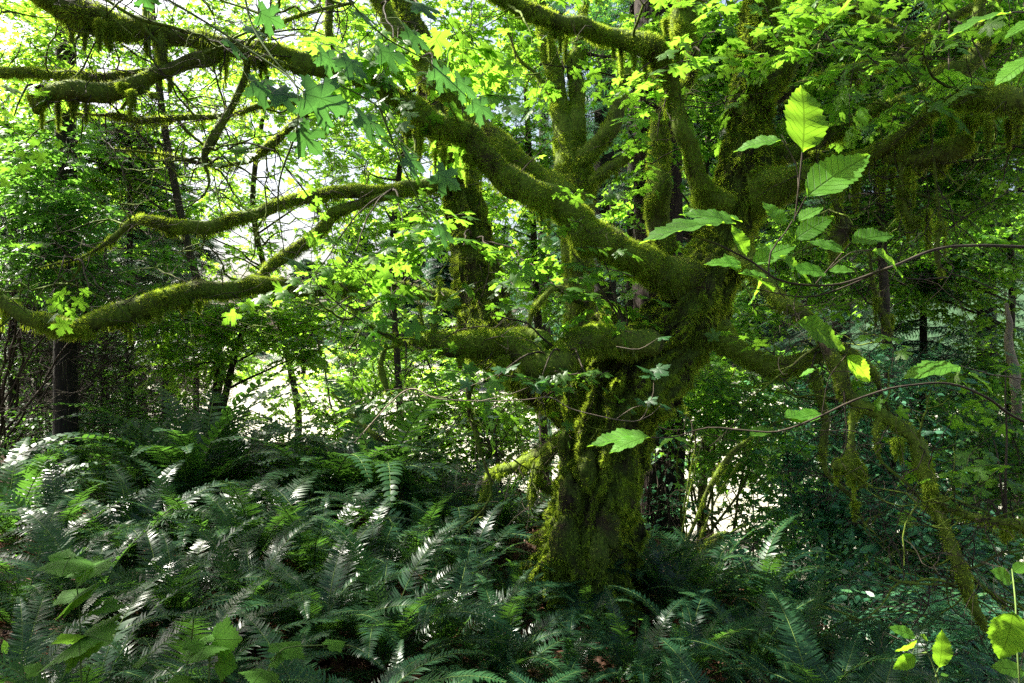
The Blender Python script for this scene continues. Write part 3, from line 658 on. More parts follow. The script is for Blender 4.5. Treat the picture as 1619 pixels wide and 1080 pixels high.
      dict(pts=[(845, 760, 5.5, 8), (868, 775, 5.5, 8), (900, 780, 5.4, 8)], sides=8),
      dict(pts=[(745, 600, 5.0, 9), (742, 640, 5.0, 7), (752, 690, 5.0, 8), (765, 730, 5.0, 5)], sides=8, twigs=8),
      ]
for kw in LD:
    limb(maple, **kw)

# big leafy twigs of the same tree, the leaves large enough to see their lobes
def leafy(parent, zones, leafT, size, mat, name='leafy_branch', anchor=None, per=7, **k):
    mb = MB()
    for (cx, cy, Y, rx, ry, cov) in zones:
        clump_px(mb, cx, cy, Y, rx, ry, cov * .46, leafT, size * .9, depth=.45, per=per, twr=.0035, **k)
        if anchor:
            A = at(*anchor); C = at(cx, cy, Y); mid = (A + C) / 2 + [0, 0, .1]
            Q = catmull(np.array([A, mid, C]), .06); tube(mb, Q + fbm(Q, 4, 2)[:, None] * .03, np.linspace(.009, .004, len(Q)), 5, 1)
    return mb.build(name, [M[mat], M['twig']], parent)

leafy(maple, [(620, 60, 4.6, 90, 50, .9), (700, 30, 4.5, 80, 50, .8)], MAPLE_HI, .15, 'maple', anchor=(600, 5, 5.6))
leafy(maple, [(700, 130, 4.4, 80, 60, .55), (590, 110, 4.2, 60, 50, .5)], MAPLE_HI, .14, 'maple', anchor=(665, 92, 5.6))
leafy(maple, [(1000, 120, 4.4, 50, 50, .3), (1110, 90, 4.5, 50, 50, .6), (1150, 50, 4.4, 60, 30, .8)], MAPLE_HI, .12, 'maple', anchor=(1090, 100, 5.3))
leafy(maple, [(1010, 190, 4.8, 40, 40, .6), (1040, 215, 4.7, 40, 25, .6), (860, 100, 4.6, 60, 30, .5)], MAPLE_HI, .11, 'maple', anchor=(1050, 180, 5.3))
leafy(maple, [(1250, 60, 4.7, 70, 50, .7), (1330, 90, 4.6, 70, 50, .9), (1420, 130, 4.6, 70, 40, .8)], MAPLE_HI, .13, 'maple', anchor=(1280, 60, 5.0))
leafy(maple, [(1480, 60, 4.6, 70, 40, .9), (1560, 110, 4.6, 60, 40, .7), (1500, 130, 4.6, 50, 30, .6)], MAPLE_HI, .13, 'maple', anchor=(1500, 30, 5.4))
leafy(maple, [(560, 400, 4.9, 90, 26, .9), (640, 370, 4.8, 70, 26, .8), (500, 430, 5.0, 50, 22, .7)], MAPLE_HI, .13, 'maple', anchor=(620, 298, 5.9))
leafy(maple, [(730, 390, 4.7, 60, 26, .8), (790, 425, 4.6, 80, 26, .8), (880, 455, 4.6, 60, 22, .6)], MAPLE_HI, .12, 'maple', anchor=(745, 380, 6.1))
leafy(maple, [(640, 430, 4.7, 70, 26, .8), (580, 460, 4.6, 70, 26, .7), (700, 470, 4.5, 50, 20, .5), (520, 490, 4.6, 40, 20, .5)], MAPLE_HI, .12, 'maple', anchor=(640, 458, 5.8))
leafy(maple, [(950, 470, 4.8, 60, 26, .6), (985, 450, 4.8, 40, 22, .5), (905, 400, 4.6, 50, 22, .5), (930, 345, 5.0, 40, 20, .7)], MAPLE_HI, .10, 'maple', anchor=(990, 540, 4.75))
leafy(maple, [(860, 590, 4.2, 40, 14, .7), (930, 590, 4.2, 40, 12, .6), (780, 600, 4.3, 30, 14, .4), (780, 500, 4.4, 50, 14, .3)], MAPLE_HI, .09, 'maple', anchor=(890, 566, 4.65))
leafy(maple, [(640, 590, 4.5, 50, 26, .4), (690, 620, 4.5, 40, 26, .4), (560, 560, 4.5, 50, 26, .35)], MAPLE_HI, .11, 'maple', anchor=(640, 542, 4.65))
leafy(maple, [(80, 180, 4.2, 60, 30, .35), (30, 180, 4.1, 30, 20, .8)], MAPLE_HI, .10, 'maple', anchor=(60, 140, 4.3))
leafy(maple, [(300, 290, 4.6, 60, 20, .25), (430, 240, 4.6, 60, 30, .2)], MAPLE_HI, .11, 'maple', anchor=(330, 260, 4.7))
leafy(maple, [(90, 440, 4.8, 60, 14, .7), (140, 460, 4.8, 40, 12, .6), (60, 400, 4.8, 40, 12, .5)], MAPLE_HI, .12, 'maple', anchor=(120, 410, 5.1))
leafy(maple, [(1240, 560, 4.6, 40, 16, .4), (1340, 520, 4.6, 50, 20, .4), (1280, 600, 4.6, 40, 14, .3)], MAPLE_HI, .10, 'maple', anchor=(1300, 560, 4.8))
leafy(maple, [(1540, 800, 4.2, 60, 40, .5), (1570, 700, 4.2, 60, 60, .6), (1590, 590, 4.2, 50, 50, .5)], MAPLE_HI, .10, 'maple', anchor=(1590, 830, 4.05))
# unseen crown above the frame, added to shade the floor
mb = MB()
for (x, y, z, a, b, c, n) in ((.6, 6.6, 6.2, 1.6, 1.2, .6, 60), (2.2, 5.6, 5.8, 1.6, 1.3, .6, 110), (3.8, 4.8, 5.0, 1.3, 1.4, .6, 90), (.3, 3.4, 4.6, 1.5, 1.2, .5, 60)):
    sprays(mb, (x, y, z), (a, b, c), n // 2, MAPLE_LO, .17, per=7, slen=.5)
mb.build('crown', [M['maple'], M['twig']], maple)

# large leaves hanging close to the camera in the upper left, the shade of their undersides put into the colour
def leaf_list(parent, lst, T, mat, name='leaf', normal=(0, -.35, 1), stem=None, vary=.2, shrink=1.):
    """lst: (base px, base py, tip px, tip py, depth, dtip, normal or None)"""
    out = []
    for k, it in enumerate(lst):
        bx, by, tx, ty, d, dt = it[:6]
        B = at(bx, by, d); Tp = at(tx, ty, d + dt); ax = Tp - B; L = np.linalg.norm(ax)
        nn = np.asarray(it[6] if len(it) > 6 and it[6] is not None else normal, float) + rng.normal(size=3) * vary
        mb = MB(); tt = T[k % len(T)] if isinstance(T, list) else T
        place(mb, tt[0], tt[1], B[None], ax[None], nn[None], np.array([L * shrink]))
        out.append(mb.build(name, M[mat], parent, uv=tt[0]))
    return out
hang = empty('overhanging_maple_branch', tuple(at(160, -60, 2.3)))
tag(hang, 'overhanging maple twig with large blue green leaves close in front of the diagonal limb', 'branch')
hl = [(470, 205, 525, 262, 2.3, .05), (395, 132, 470, 165, 2.3, .08), (430, 148, 505, 158, 2.25, .1), (480, 148, 590, 182, 2.2, .1), (355, 60, 410, 105, 2.4, .1), (505, 85, 560, 120, 2.3, .1), (540, 90, 600, 135, 2.3, .05), (565, 182, 635, 222, 2.4, .1), (600, 215, 648, 250, 2.4, .1), (690, 272, 745, 310, 2.2, .05), (640, 245, 690, 280, 2.4, .1), (385, 40, 440, 60, 2.5, .1), (410, 20, 470, 50, 2.5, .1), (225, -12, 245, 28, 2.2, .1), (560, 15, 620, 50, 2.6, .1), (640, 45, 700, 90, 2.6, .1), (685, 108, 735, 150, 2.7, .1), (600, 80, 665, 100, 2.7, .1), (720, 125, 770, 165, 2.8, .1), (650, 5, 720, 20, 2.6, .1), (745, 160, 800, 195, 2.9, .1), (690, 355, 735, 392, 2.6, .1), (455, 410, 505, 425, 2.7, .1), (560, 240, 600, 265, 2.5, .1)]
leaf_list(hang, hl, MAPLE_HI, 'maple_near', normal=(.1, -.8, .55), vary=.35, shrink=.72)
mb = MB()
for P_ in ([(160, -60, 2.3), (300, 20, 2.35), (395, 80, 2.35), (455, 120, 2.3), (480, 145, 2.25), (520, 130, 2.3), (600, 170, 2.4), (640, 230, 2.4), (695, 268, 2.25)], [(380, -60, 2.5), (395, 30, 2.45), (430, 90, 2.35), (470, 140, 2.3), (470, 205, 2.3)],
           [(500, -60, 2.6), (560, 10, 2.6), (610, 60, 2.65), (680, 100, 2.7), (740, 155, 2.85)], [(600, 170, 2.4), (640, 270, 2.5), (680, 350, 2.6)], [(470, 205, 2.3), (440, 300, 2.5), (450, 405, 2.7)]):
    Q = catmull(np.array([at(*p) for p in P_]), .04); tube(mb, Q, np.linspace(.0045, .0018, len(Q)), 5)
for it in hl:
    B = at(it[0], it[1], it[4]); Q = catmull(np.array([B, B + [-.03, .02, .05], B + [-.09, .05, .06]]), .03); tube(mb, Q, np.full(len(Q), .0013), 4)
mb.build('twig', M['twig_green'], hang)
# ------------------------------------------------------------------ trees and shrubs behind
def CT(*a, **k): return crown_tree(*a, **k)
VM, BT, SH = 'vine_maple_tree', 'broadleaf_tree', 'shrub'
CT(VM, 'bright sunlit vine maple filling the top left corner behind the mossy limbs', 'tree',
   [(330, 700, 10, 14), (345, 560, 10, 12), (300, 400, 10, 10), (260, 200, 10, 9), (240, 0, 10, 7), (230, -200, 10, 5)],
   [(110, 50, 10, 120, 60, .7), (75, 90, 8.0, 50, 60, .9), (60, 150, 10, 90, 60, .8), (240, 90, 10.4, 100, 50, .5), (150, 250, 10, 110, 60, .8), (300, 190, 10.5, 110, 60, .6), (60, 260, 9.6, 70, 60, 1.2), (330, 40, 10, 80, 50, .5)],
   MAPLE_LO, .095, 'vine', 'twig', over=[(-6, 9.7, 8.4, 2.6, 1.6, .7, 170), (-9.6, 7.6, 8, 1.8, 1.8, .7, 170), (-2.6, 9.2, 8.8, 2, 1.4, .6, 60), (-8.4, 6.4, 7.6, 2.4, 2.0, .8, 330), (-7, 4.2, 6.4, 2.0, 2, .7, 300), (-5.2, 2.7, 5.6, 1.8, 1.8, .6, 220), (-3.4, 3.6, 5.0, 1.0, 1.0, .4, 60)])  # far left sprays are unseen canopy added to shade the fern bank
CT(VM, 'airy vine maple behind the hanging stubs, white light glaring through it', 'tree',
   [(470, 640, 13, 9), (440, 500, 13, 8), (400, 330, 13, 7), (420, 150, 13, 6), (430, 0, 13, 5)],
   [(420, 130, 13, 110, 60, .55), (280, 300, 13, 130, 60, .6), (430, 250, 13, 120, 60, .4), (350, 400, 13, 120, 40, .5), (520, 200, 13, 80, 60, .6), (580, 300, 13, 70, 60, .45), (480, 360, 13, 90, 40, .3), (200, 340, 13, 90, 60, .8), (480, 40, 13, 100, 50, .5)],
   MAPLE_LO, .115, 'vine', 'twig', over=[(-4, 12.5, 9.8, 2.5, 1.5, .7, 60)])
CT(VM, 'low bright green maple spreading below the long horizontal limb on the left', 'tree',
   [(345, 690, 9.5, 10), (362, 600, 9.5, 9), (385, 520, 9.5, 7), (420, 470, 9.5, 5)],
   [(330, 520, 9.5, 90, 36, 1.3), (420, 500, 9.5, 90, 34, 1.2), (500, 520, 9.5, 60, 40, .9), (300, 580, 9.3, 70, 30, .9), (480, 560, 9.2, 50, 24, .5), (260, 500, 9.2, 60, 30, .8)],
   MAPLE_LO, .10, 'vine', 'twig')
CT(VM, 'small maple with sunlit layered leaves behind the upper diagonal limbs', 'tree',
   [(640, 760, 9, 10), (630, 600, 9, 9), (620, 400, 9, 8), (640, 200, 9, 7), (660, 20, 9, 5)],
   [(600, 50, 9, 110, 60, .8), (730, 50, 8.8, 110, 60, 1.0), (640, 230, 9, 70, 50, .55), (620, 360, 9, 110, 40, .7), (560, 250, 9, 60, 50, .4), (840, 60, 8.8, 60, 50, .8), (780, 300, 9.4, 50, 40, .7), (560, 320, 9.4, 80, 40, .5), (560, 420, 9, 70, 40, .6)],
   MAPLE_LO, .11, 'vine', 'twig', over=[(-.6, 8.6, 8.0, 2.4, 1.5, .7, 120), (1.6, 8.6, 8.2, 1.6, 1.3, .6, 100)])
CT(BT, 'broadleaf tree with pale sunlit leaves between the two left leaders', 'tree',
   [(860, 720, 12, 12), (850, 500, 12, 10), (840, 300, 12, 8), (830, 120, 12, 6)],
   [(830, 230, 12, 50, 60, .9), (740, 110, 12.5, 90, 50, .8), (780, 200, 12.5, 50, 40, .35), (690, 320, 12.5, 80, 60, .7), (640, 200, 12.5, 80, 60, .5), (850, 300, 12, 60, 50, .9), (820, 380, 12, 60, 50, .7), (860, 460, 12, 70, 50, .7), (900, 60, 12, 70, 40, .5), (980, 40, 12, 80, 40, .7)],
   MAPLE_LO, .12, 'maple', 'twig')
CT(BT, 'maple full of lit leaves behind the right leader at the top edge', 'tree',
   [(1110, 800, 9.5, 12), (1120, 600, 9.5, 11), (1110, 400, 9.5, 9), (1120, 200, 9.5, 8), (1130, 0, 9.5, 6)],
   [(1015, 400, 7.9, 30, 40, .8), (1000, 330, 9, 40, 50, .8), (1040, 90, 8.1, 60, 70, 1.3), (1020, 220, 8.1, 40, 60, .9), (1070, 60, 9.2, 80, 60, 1.0), (1150, 80, 9.4, 80, 70, 1.2), (1230, 60, 9.4, 90, 60, 1.2), (1110, 200, 9.4, 60, 60, .8), (1130, 300, 9.4, 50, 40, .6), (1120, 600, 9.2, 50, 60, .9), (1180, 480, 9.4, 60, 50, 1.0), (1120, 700, 9.2, 60, 60, .6)],
   MAPLE_LO, .11, 'maple', 'twig', over=[(3.6, 8.8, 8.2, 2.2, 1.6, .7, 200)])
CT(BT, 'dense leafy maple behind the limbs in the upper right', 'tree',
   [(1400, 900, 9, 15), (1410, 700, 9, 13), (1400, 500, 9, 12), (1390, 300, 9, 10), (1380, 100, 9, 8)],
   [(1330, 60, 9, 110, 60, 1.3), (1460, 50, 9, 110, 60, 1.3), (1570, 60, 9, 90, 70, 1.5), (1300, 190, 9, 80, 60, 1.3), (1430, 200, 9, 110, 60, 1.4), (1560, 250, 9, 100, 70, 1.6), (1300, 330, 9.2, 90, 50, 1.3), (1430, 330, 9.2, 110, 60, 1.5)],
   MAPLE_LO, .105, 'maple', 'twig', over=[(5.6, 8, 7.8, 2.4, 2, .8, 260)])
CT(BT, 'broadleaf tree at the right edge with small leaves and white sky gaps', 'tree',
   [(1600, 760, 10.5, 9), (1596, 600, 10.5, 8), (1600, 450, 10.5, 8), (1590, 300, 10.5, 7)],
   [(1560, 380, 10.5, 100, 60, 1.1), (1450, 420, 10.6, 110, 60, 1.0), (1570, 480, 10.5, 100, 50, .5), (1330, 430, 11, 100, 50, 1.3), (1260, 400, 11, 60, 60, 1.2), (1560, 580, 10.5, 90, 40, 1.1)],
   MAPLE_LO, .10, 'maple', 'twig')
CT('mossy_maple_tree', 'slimmer mossy maple with forked upright stems just left of the right leader', 'tree',
   [(905, 880, 7.6, 30), (912, 760, 7.6, 28), (918, 640, 7.6, 26), (918, 540, 7.6, 24), (915, 440, 7.6, 24), (912, 370, 7.6, 26), (908, 310, 7.6, 34), (905, 260, 7.6, 30), (898, 215, 7.6, 22), (885, 170, 7.6, 15), (878, 120, 7.6, 13), (862, 60, 7.6, 11), (850, -20, 7.6, 9)],
   [(900, 30, 7.6, 50, 30, .6), (960, 90, 7.6, 50, 30, .5)], MAPLE_LO, .11, 'maple', 'bark_moss', mossy=2, sides=24)
m2 = bpy.data.objects['mossy_maple_tree.001']
for kw in (dict(pts=[(905, 260, 7.6, 24), (908, 210, 7.6, 20), (912, 160, 7.6, 17), (912, 110, 7.6, 15), (915, 60, 7.6, 12), (930, 0, 7.6, 9)]),
           dict(pts=[(915, 270, 7.5, 20), (935, 235, 7.4, 18), (960, 205, 7.4, 17), (975, 175, 7.4, 15), (985, 140, 7.4, 13), (995, 100, 7.4, 8)], drapes=[(960, 215, 7.4, 14, 26)]),
           dict(pts=[(920, 300, 7.5, 18), (950, 275, 7.4, 12), (985, 255, 7.4, 11), (1015, 232, 7.4, 11), (1050, 225, 7.4, 8)], drapes=[(975, 265, 7.4, 10, 20)]),
           dict(pts=[(880, 165, 7.6, 8), (850, 120, 7.6, 6), (820, 90, 7.6, 5), (795, 40, 7.6, 4)]),
           dict(pts=[(915, 470, 7.4, 14), (880, 455, 7.3, 8), (850, 480, 7.2, 8), (835, 520, 7.2, 7)]),
           dict(pts=[(915, 500, 7.5, 12), (935, 470, 7.4, 8), (960, 455, 7.4, 6)])):
    limb(m2, moss=.6, mlen=.045, sides=12, twigs=4, **kw)
# snag behind, the little dark leaning stems by the patch of white sky
def conifer(name, label, px_, Y, r, top, crown=None, cov=1.5, leafsize=.5, bark='bark_dark', dead=0, group=None, lean=0, deadlen=1.0, mat='conifer', sides=14, flute=0.):
    b = at(px_, 0, Y); gz = float(ground_z(b[0], b[1])); e = empty(name, (b[0], b[1], gz)); tag(e, label, 'tree', group)
    h = top; R = r * Y / F
    Q = catmull(np.array([[b[0], b[1], gz - .2, R * 1.35], [b[0], b[1], gz + .4, R * 1.05], [b[0] + lean * .3, b[1], gz + h * .35, R * .85], [b[0] + lean, b[1], gz + h, R * .3]]), .1)
    mb = MB(); S, D = tube(mb, Q[:, :3], Q[:, 3], sides, 0, .08, 4, flute, 0)
    if dead:
        k = rng.integers(len(Q) // 12, int(len(Q) * .6), dead); a = rng.random(dead) * 6.283
        d = np.stack([np.cos(a), np.sin(a), -.12 + .25 * rng.random(dead)], -1)
        run_twigs(mb, Q[k, :3], nrm(d), deadlen * (.5 + rng.random(dead)), .0065, 1, 9, 6)
    mb.build('trunk', [M[bark], M['twig']], e)
    if crown:
        z0, z1, w0, w1, n = crown
        mb = MB()
        t = rng.random(n) ** .85; z = gz + z0 + (z1 - z0) * t; W = (w0 + (w1 - w0) * t) * (.75 + .4 * rng.random(n)); a = rng.random(n) * 6.283
        O = np.stack([np.full(n, b[0]), np.full(n, b[1]), z], -1); d = np.stack([np.cos(a), np.sin(a), 0 * a], -1)
        K = 6; tt = np.linspace(0, 1, K)
        T = O[:, None] + d[:, None] * (tt[None, :, None] * W[:, None, None]); T[:, :, 2] += (.10 * tt - .34 * tt ** 2)[None] * W[:, None]
        tubes(mb, T, np.linspace(1, .2, K)[None] * .012 * (.6 + .6 * rng.random(n))[:, None], 4, 1)
        per = 22
        for q in range(per):
            u = (q + 1 + rng.random(n)) / (per + 1); s = 1 if q % 2 else -1
            p = O + d * (u * W)[:, None]; p[:, 2] += (.10 * u - .34 * u ** 2) * W
            sd_ = np.stack([-d[:, 1], d[:, 0], 0 * a], -1) * s
            ax = nrm(d * .7 + sd_ * (.3 + .8 * rng.random(n))[:, None] + np.stack([0 * a, 0 * a, -.2 - .4 * rng.random(n)], -1))
            nn = nrm(np.array([0, 0, 1.]) + rng.normal(size=(n, 3)) * .3)
            place(mb, NEEDLE[0], NEEDLE[1], p, ax, nn, leafsize * (.5 + .7 * rng.random(n)) * (1.1 - .5 * u), 0)
        mb.build('crown', [M[mat], M['twig']], e)
    return e

CF = 'conifer_tree'
conifer(CF, 'black conifer trunk with dead side twigs standing in the shade at far left', 104, 8.5, 17, 15, dead=60, deadlen=1.6, crown=(7.5, 15, 2.0, .8, 50), leafsize=.36)
for k, (p_, Y, r, lab) in enumerate([(20, 10, 9, 'thin dark conifer trunk at the left edge of the shaded thicket'), (62, 13, 7, 'slender conifer pole just left of the black trunk'), (165, 12, 8, 'slender conifer pole just right of the black trunk'),
                                     (205, 10.5, 10, 'dim conifer trunk with a web of dead twigs under the low maple'), (262, 13, 8, 'thin straight conifer trunk behind the low bright maple'), (-15, 12, 14, 'conifer partly cut off by the left edge'), (310, 15, 7, 'farthest of the thin conifer poles, beside the glare')]):
    conifer(CF, lab, p_, Y, r * .75, 5.2 + .35 * (k % 3), dead=110, deadlen=1.5, crown=(2.4, 5.3 + .35 * (k % 3), 1.6, .3, 70), leafsize=.34)
for p_, Y, r, lab in ((40, 17, 9, 'dense dark conifer farther back behind the left edge'), (130, 18.5, 8, 'dense dark conifer farther back behind the black trunk'), (225, 17.5, 8, 'dense dark conifer farther back behind the web of dead twigs')):
    conifer(CF, lab, p_, Y, r, 7.6, dead=60, deadlen=2., crown=(.3, 7.6, 2.5, .4, 190), leafsize=.5)
conifer('redwood_tree', 'straight dark redwood trunk with furrowed bark right behind the great maple', 1040, 8.6, 40, 24, bark='redwood', sides=48, flute=.10, crown=(7, 20, 3, 2, 60), leafsize=.5)
conifer(CF, 'blue green hemlock with drooping dark boughs seen between the leaders', 955, 15, 22, 17, crown=(2.0, 16, 3.2, 1.6, 210), leafsize=.52, dead=20, deadlen=2.)
conifer(CF, 'darker hemlock close behind the redwood, its branches bare underneath', 1005, 11, 18, 14, crown=(3.0, 12, 1.5, 1.2, 80), leafsize=.42, dead=60, deadlen=1.8)
conifer(CF, 'pale bluish conifer left of the hemlock, next to the patch of open sky', 860, 19, 12, 17, crown=(6.5, 16, 2.0, 1, 90), leafsize=.55, dead=20, deadlen=2.2)
conifer(CF, 'dark conifer behind the right hand thicket', 1330, 15, 16, 15, crown=(.6, 14, 3.0, 1.5, 200), leafsize=.55)
conifer(CF, 'dark conifer near the right edge, above the low thicket', 1560, 14, 16, 15, crown=(.6, 14, 2.8, 1.5, 190), leafsize=.55)
conifer(CF, 'young conifer among the shrubs under the two crossing right limbs', 1460, 11, 9, 8, crown=(.5, 8, 2.2, .6, 150), leafsize=.42)
shrub_q = []
# far side of the river flat
fc = None
for k, (p_, Y, h) in enumerate([(560, 60, 14), (640, 66, 17), (700, 58, 13), (770, 64, 18), (900, 55, 22), (990, 48, 22), (1090, 44, 22), (1180, 46, 20), (1270, 42, 20), (1390, 40, 18), (1500, 38, 19), (1620, 40, 20), (160, 70, 14), (60, 60, 16), (280, 78, 13), (400, 82, 12), (480, 74, 13)]):
    lab = 'hazy conifer of the far bank, seen only through gaps in the leaves'
    if fc is None:
        fc = conifer('far_conifer_tree', lab, p_, Y, 5, h, crown=(1.5, h, 4.2, .4, 170), leafsize=1.5, group='conifers on the far bank of the flat'); fk = list(fc.children); fh = h
    else:
        b = at(p_, 0, Y); c = fc.copy(); COL.objects.link(c); c.location = (b[0], b[1], float(ground_z(b[0], b[1]))); s = h / fh; c.scale = (s, s, s); c.rotation_euler[2] = k * 1.3
        for ch in fk: d = ch.copy(); COL.objects.link(d); d.parent = c

for lab, bx_, Y, cl in (('far riverside bush in the glare left of centre, farthest left', 300, 17, [(250, 590, 17, 80, 34, .9), (340, 570, 17.5, 70, 34, .8)]), ('far riverside bush in the glare between the tallest fern and the upright ferns', 440, 19, [(430, 565, 19, 90, 26, .6), (470, 610, 18, 70, 22, .5), (400, 640, 16, 70, 24, .5)]),
                        ('far riverside bush behind the drooping mossy stub', 600, 17, [(570, 580, 17, 70, 30, .7), (640, 600, 17, 60, 34, .7)]), ('far riverside bush just left of the great trunk', 760, 15, [(740, 590, 15, 70, 40, .9), (820, 640, 15, 60, 60, 1.0), (720, 660, 14, 70, 36, .7)]), ('far riverside bush behind the redwood base', 960, 17, [(950, 560, 17, 90, 44, 1.1), (1080, 570, 17, 60, 44, 1.0)]),
                        ('far riverside bush right of the leaning mossy stems', 1190, 16, [(1160, 620, 16, 80, 40, 1.0), (1210, 690, 15, 60, 50, 1.0), (1110, 690, 14.5, 40, 36, .8)])):
    shrub_q.append((lab, (bx_, Y), cl))
# a leaning pale trunk at the right edge
e = empty('alder_tree', tuple(at(1604, 700, 8.5))); tag(e, 'pale mottled slender trunk at the right edge below the middle', 'tree')
limb(e, [(1612, 850, 8.5, 8), (1610, 720, 8.5, 8), (1607, 660, 8.5, 8), (1604, 590, 8.5, 9), (1600, 530, 8.5, 7), (1590, 480, 8.5, 4)], name='trunk', mat=M['twig_pale'], moss=.15, mlen=.02, twigs=6, sag=.1, rough=.1)
e.location[2] = float(ground_z(e.location[0], e.location[1])) if False else e.location[2]

def shrub(label, base, clumps, leafT, size, leaf, stems=6, cat='shrub', name=SH, bark='twig', per=9, **kw):
    bx, by, bz = at(base[0], 0, base[1]); bz = float(ground_z(bx, by)); e = empty(name, (bx, by, bz)); tag(e, label, cat)
    mb = MB()
    for (cx, cy, Y, rx, ry, cov) in clumps:
        C = at(cx, cy, Y)
        for s in range(2):
            off = rng.normal(size=3) * .18 * [1, 1, 0]; top = C + rng.normal(size=3) * rx * Y / F * .35
            mid = np.array([bx, by, bz]) * .45 + top * .55 + rng.normal(size=3) * .12; mid[2] += .15; top[2] = max(top[2], bz + .3)
            Q = catmull(np.array([[*(np.array([bx, by, bz - .05]) + off), .018], [*mid, .012], [*top, .005]]), .08); tube(mb, Q[:, :3] + fbm(Q[:, :3], 3, 2)[:, None] * .05, Q[:, 3], 5, 0)
            run_twigs(mb, Q[[len(Q) // 2, -4, -2], :3], nrm(rng.normal(size=(3, 3)) + [0, 0, .5]), np.full(3, .6) * max(.5, rx * Y / F), .005, 0, 8, 3)
    mb.build('stem', [M[bark]], e)
    mb = MB()
    for (cx, cy, Y, rx, ry, cov) in clumps: clump_px(mb, cx, cy, Y, rx, ry, cov, leafT, size, per=per, **kw)
    mb.build('foliage', [M[leaf], M['twig']], e); return e

for lab, b_, cl in shrub_q: shrub(lab, b_, cl, MAPLE_LO, .15, 'vine', name='riverside_shrub')
shrub('sunlit leafy bush left of the great trunk, below its horizontal limb', (640, 8.2), [(620, 640, 8.4, 80, 36, .8), (710, 680, 8.4, 80, 50, 1.0), (560, 700, 8.2, 70, 40, .9), (800, 690, 8.3, 60, 46, .8), (650, 740, 8, 90, 40, 1.1), (500, 720, 8.2, 60, 30, .8)], MAPLE_LO, .085, 'vine')
shrub('light green bush right behind the low left limbs of the trunk', (800, 7.8), [(800, 640, 7.8, 50, 40, .5), (830, 800, 7.6, 50, 40, .9), (760, 810, 7.6, 60, 40, .9), (720, 640, 7.8, 60, 40, .5), (850, 700, 7.8, 30, 40, .4)], OVAL, .085, 'vine')
shrub('loose maple shrub behind the left part of the horizontal limb', (560, 10.5), [(560, 470, 10.5, 70, 40, .5), (470, 640, 10.5, 80, 40, .4), (600, 560, 10.5, 70, 50, .5), (540, 640, 10.3, 60, 40, .5), (690, 520, 10.4, 60, 40, .6)], MAPLE_LO, .10, 'vine')
shrub('teal leaved bush growing in front of the redwood base', (1030, 7.8), [(1030, 800, 7.8, 44, 50, .5), (1040, 700, 7.9, 36, 50, .35), (1010, 860, 7.7, 40, 30, .7), (1060, 640, 7.9, 40, 40, .5), (1100, 840, 7.6, 20, 30, .35)], OVAL, .11, 'laurel')
shrub('tall thin stemmed shrub with bright leaves right of the redwood trunk', (1110, 7.4), [(1090, 640, 7.4, 50, 50, .9), (1150, 610, 7.6, 60, 60, 1.0), (1120, 700, 7.4, 60, 36, .6), (1190, 700, 7.5, 50, 60, 1.1), (1190, 800, 7.4, 36, 40, .7), (1105, 770, 7.4, 26, 30, .5)], MAPLE_LO, .09, 'maple', bark='bark')
shrub('dense teal thicket of glossy leaves under the right hand limbs', (1280, 8.5), [(1240, 640, 8.8, 60, 60, 1.1), (1260, 740, 8.5, 60, 60, 1.3), (1330, 700, 8.6, 80, 70, 1.3), (1270, 840, 8.2, 70, 60, 1.4), (1350, 820, 8.0, 80, 70, 1.4), (1240, 930, 7.2, 80, 50, 1.4), (1330, 950, 6.6, 80, 50, 1.2)], OVAL, .125, 'laurel')
shrub('dark glossy thicket behind the drooping right limb', (1450, 8.2), [(1430, 620, 8.4, 80, 60, 1.2), (1450, 730, 8.2, 80, 70, 1.2), (1430, 850, 7.4, 90, 70, 1.3), (1420, 950, 6.4, 90, 60, 1.3), (1520, 900, 6.6, 70, 60, 1.1)], OVAL, .12, 'laurel')
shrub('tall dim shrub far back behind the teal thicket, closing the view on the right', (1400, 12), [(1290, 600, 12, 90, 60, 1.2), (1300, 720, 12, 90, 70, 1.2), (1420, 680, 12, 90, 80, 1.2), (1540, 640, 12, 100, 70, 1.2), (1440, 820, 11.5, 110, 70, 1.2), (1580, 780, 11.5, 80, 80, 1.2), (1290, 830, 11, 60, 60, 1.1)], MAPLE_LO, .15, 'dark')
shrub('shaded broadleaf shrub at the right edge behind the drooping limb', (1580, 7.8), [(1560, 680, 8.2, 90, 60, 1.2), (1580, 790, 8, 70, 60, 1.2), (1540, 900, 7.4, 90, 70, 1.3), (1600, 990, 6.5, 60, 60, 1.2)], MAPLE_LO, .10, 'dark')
shrub('low teal bush in the bottom right corner beneath the drooping limb', (1500, 5.6), [(1480, 985, 5.4, 90, 50, 1.1), (1570, 1030, 4.8, 80, 50, 1.2), (1400, 1010, 5.2, 70, 36, 1.0), (1480, 1060, 4.4, 80, 30, .9)], OVAL, .085, 'laurel')
shrub('low leafy bush around a mossy stump right of the trunk', (1180, 6.8), [(1170, 900, 6.9, 50, 34, 1.0), (1120, 930, 6.5, 40, 26, .8), (1200, 860, 7.2, 40, 30, .8)], OVAL, .08, 'dark')
shrub('shaded undergrowth shrub against the conifer trunks at far left', (60, 9.5), [(40, 560, 10, 60, 60, .5), (150, 650, 9.5, 70, 36, .9), (50, 680, 9, 80, 30, 1.0), (260, 660, 9.5, 80, 36, 1.0), (200, 560, 10, 60, 50, .4), (340, 680, 9.5, 60, 30, .7)], OVAL, .07, 'dark')
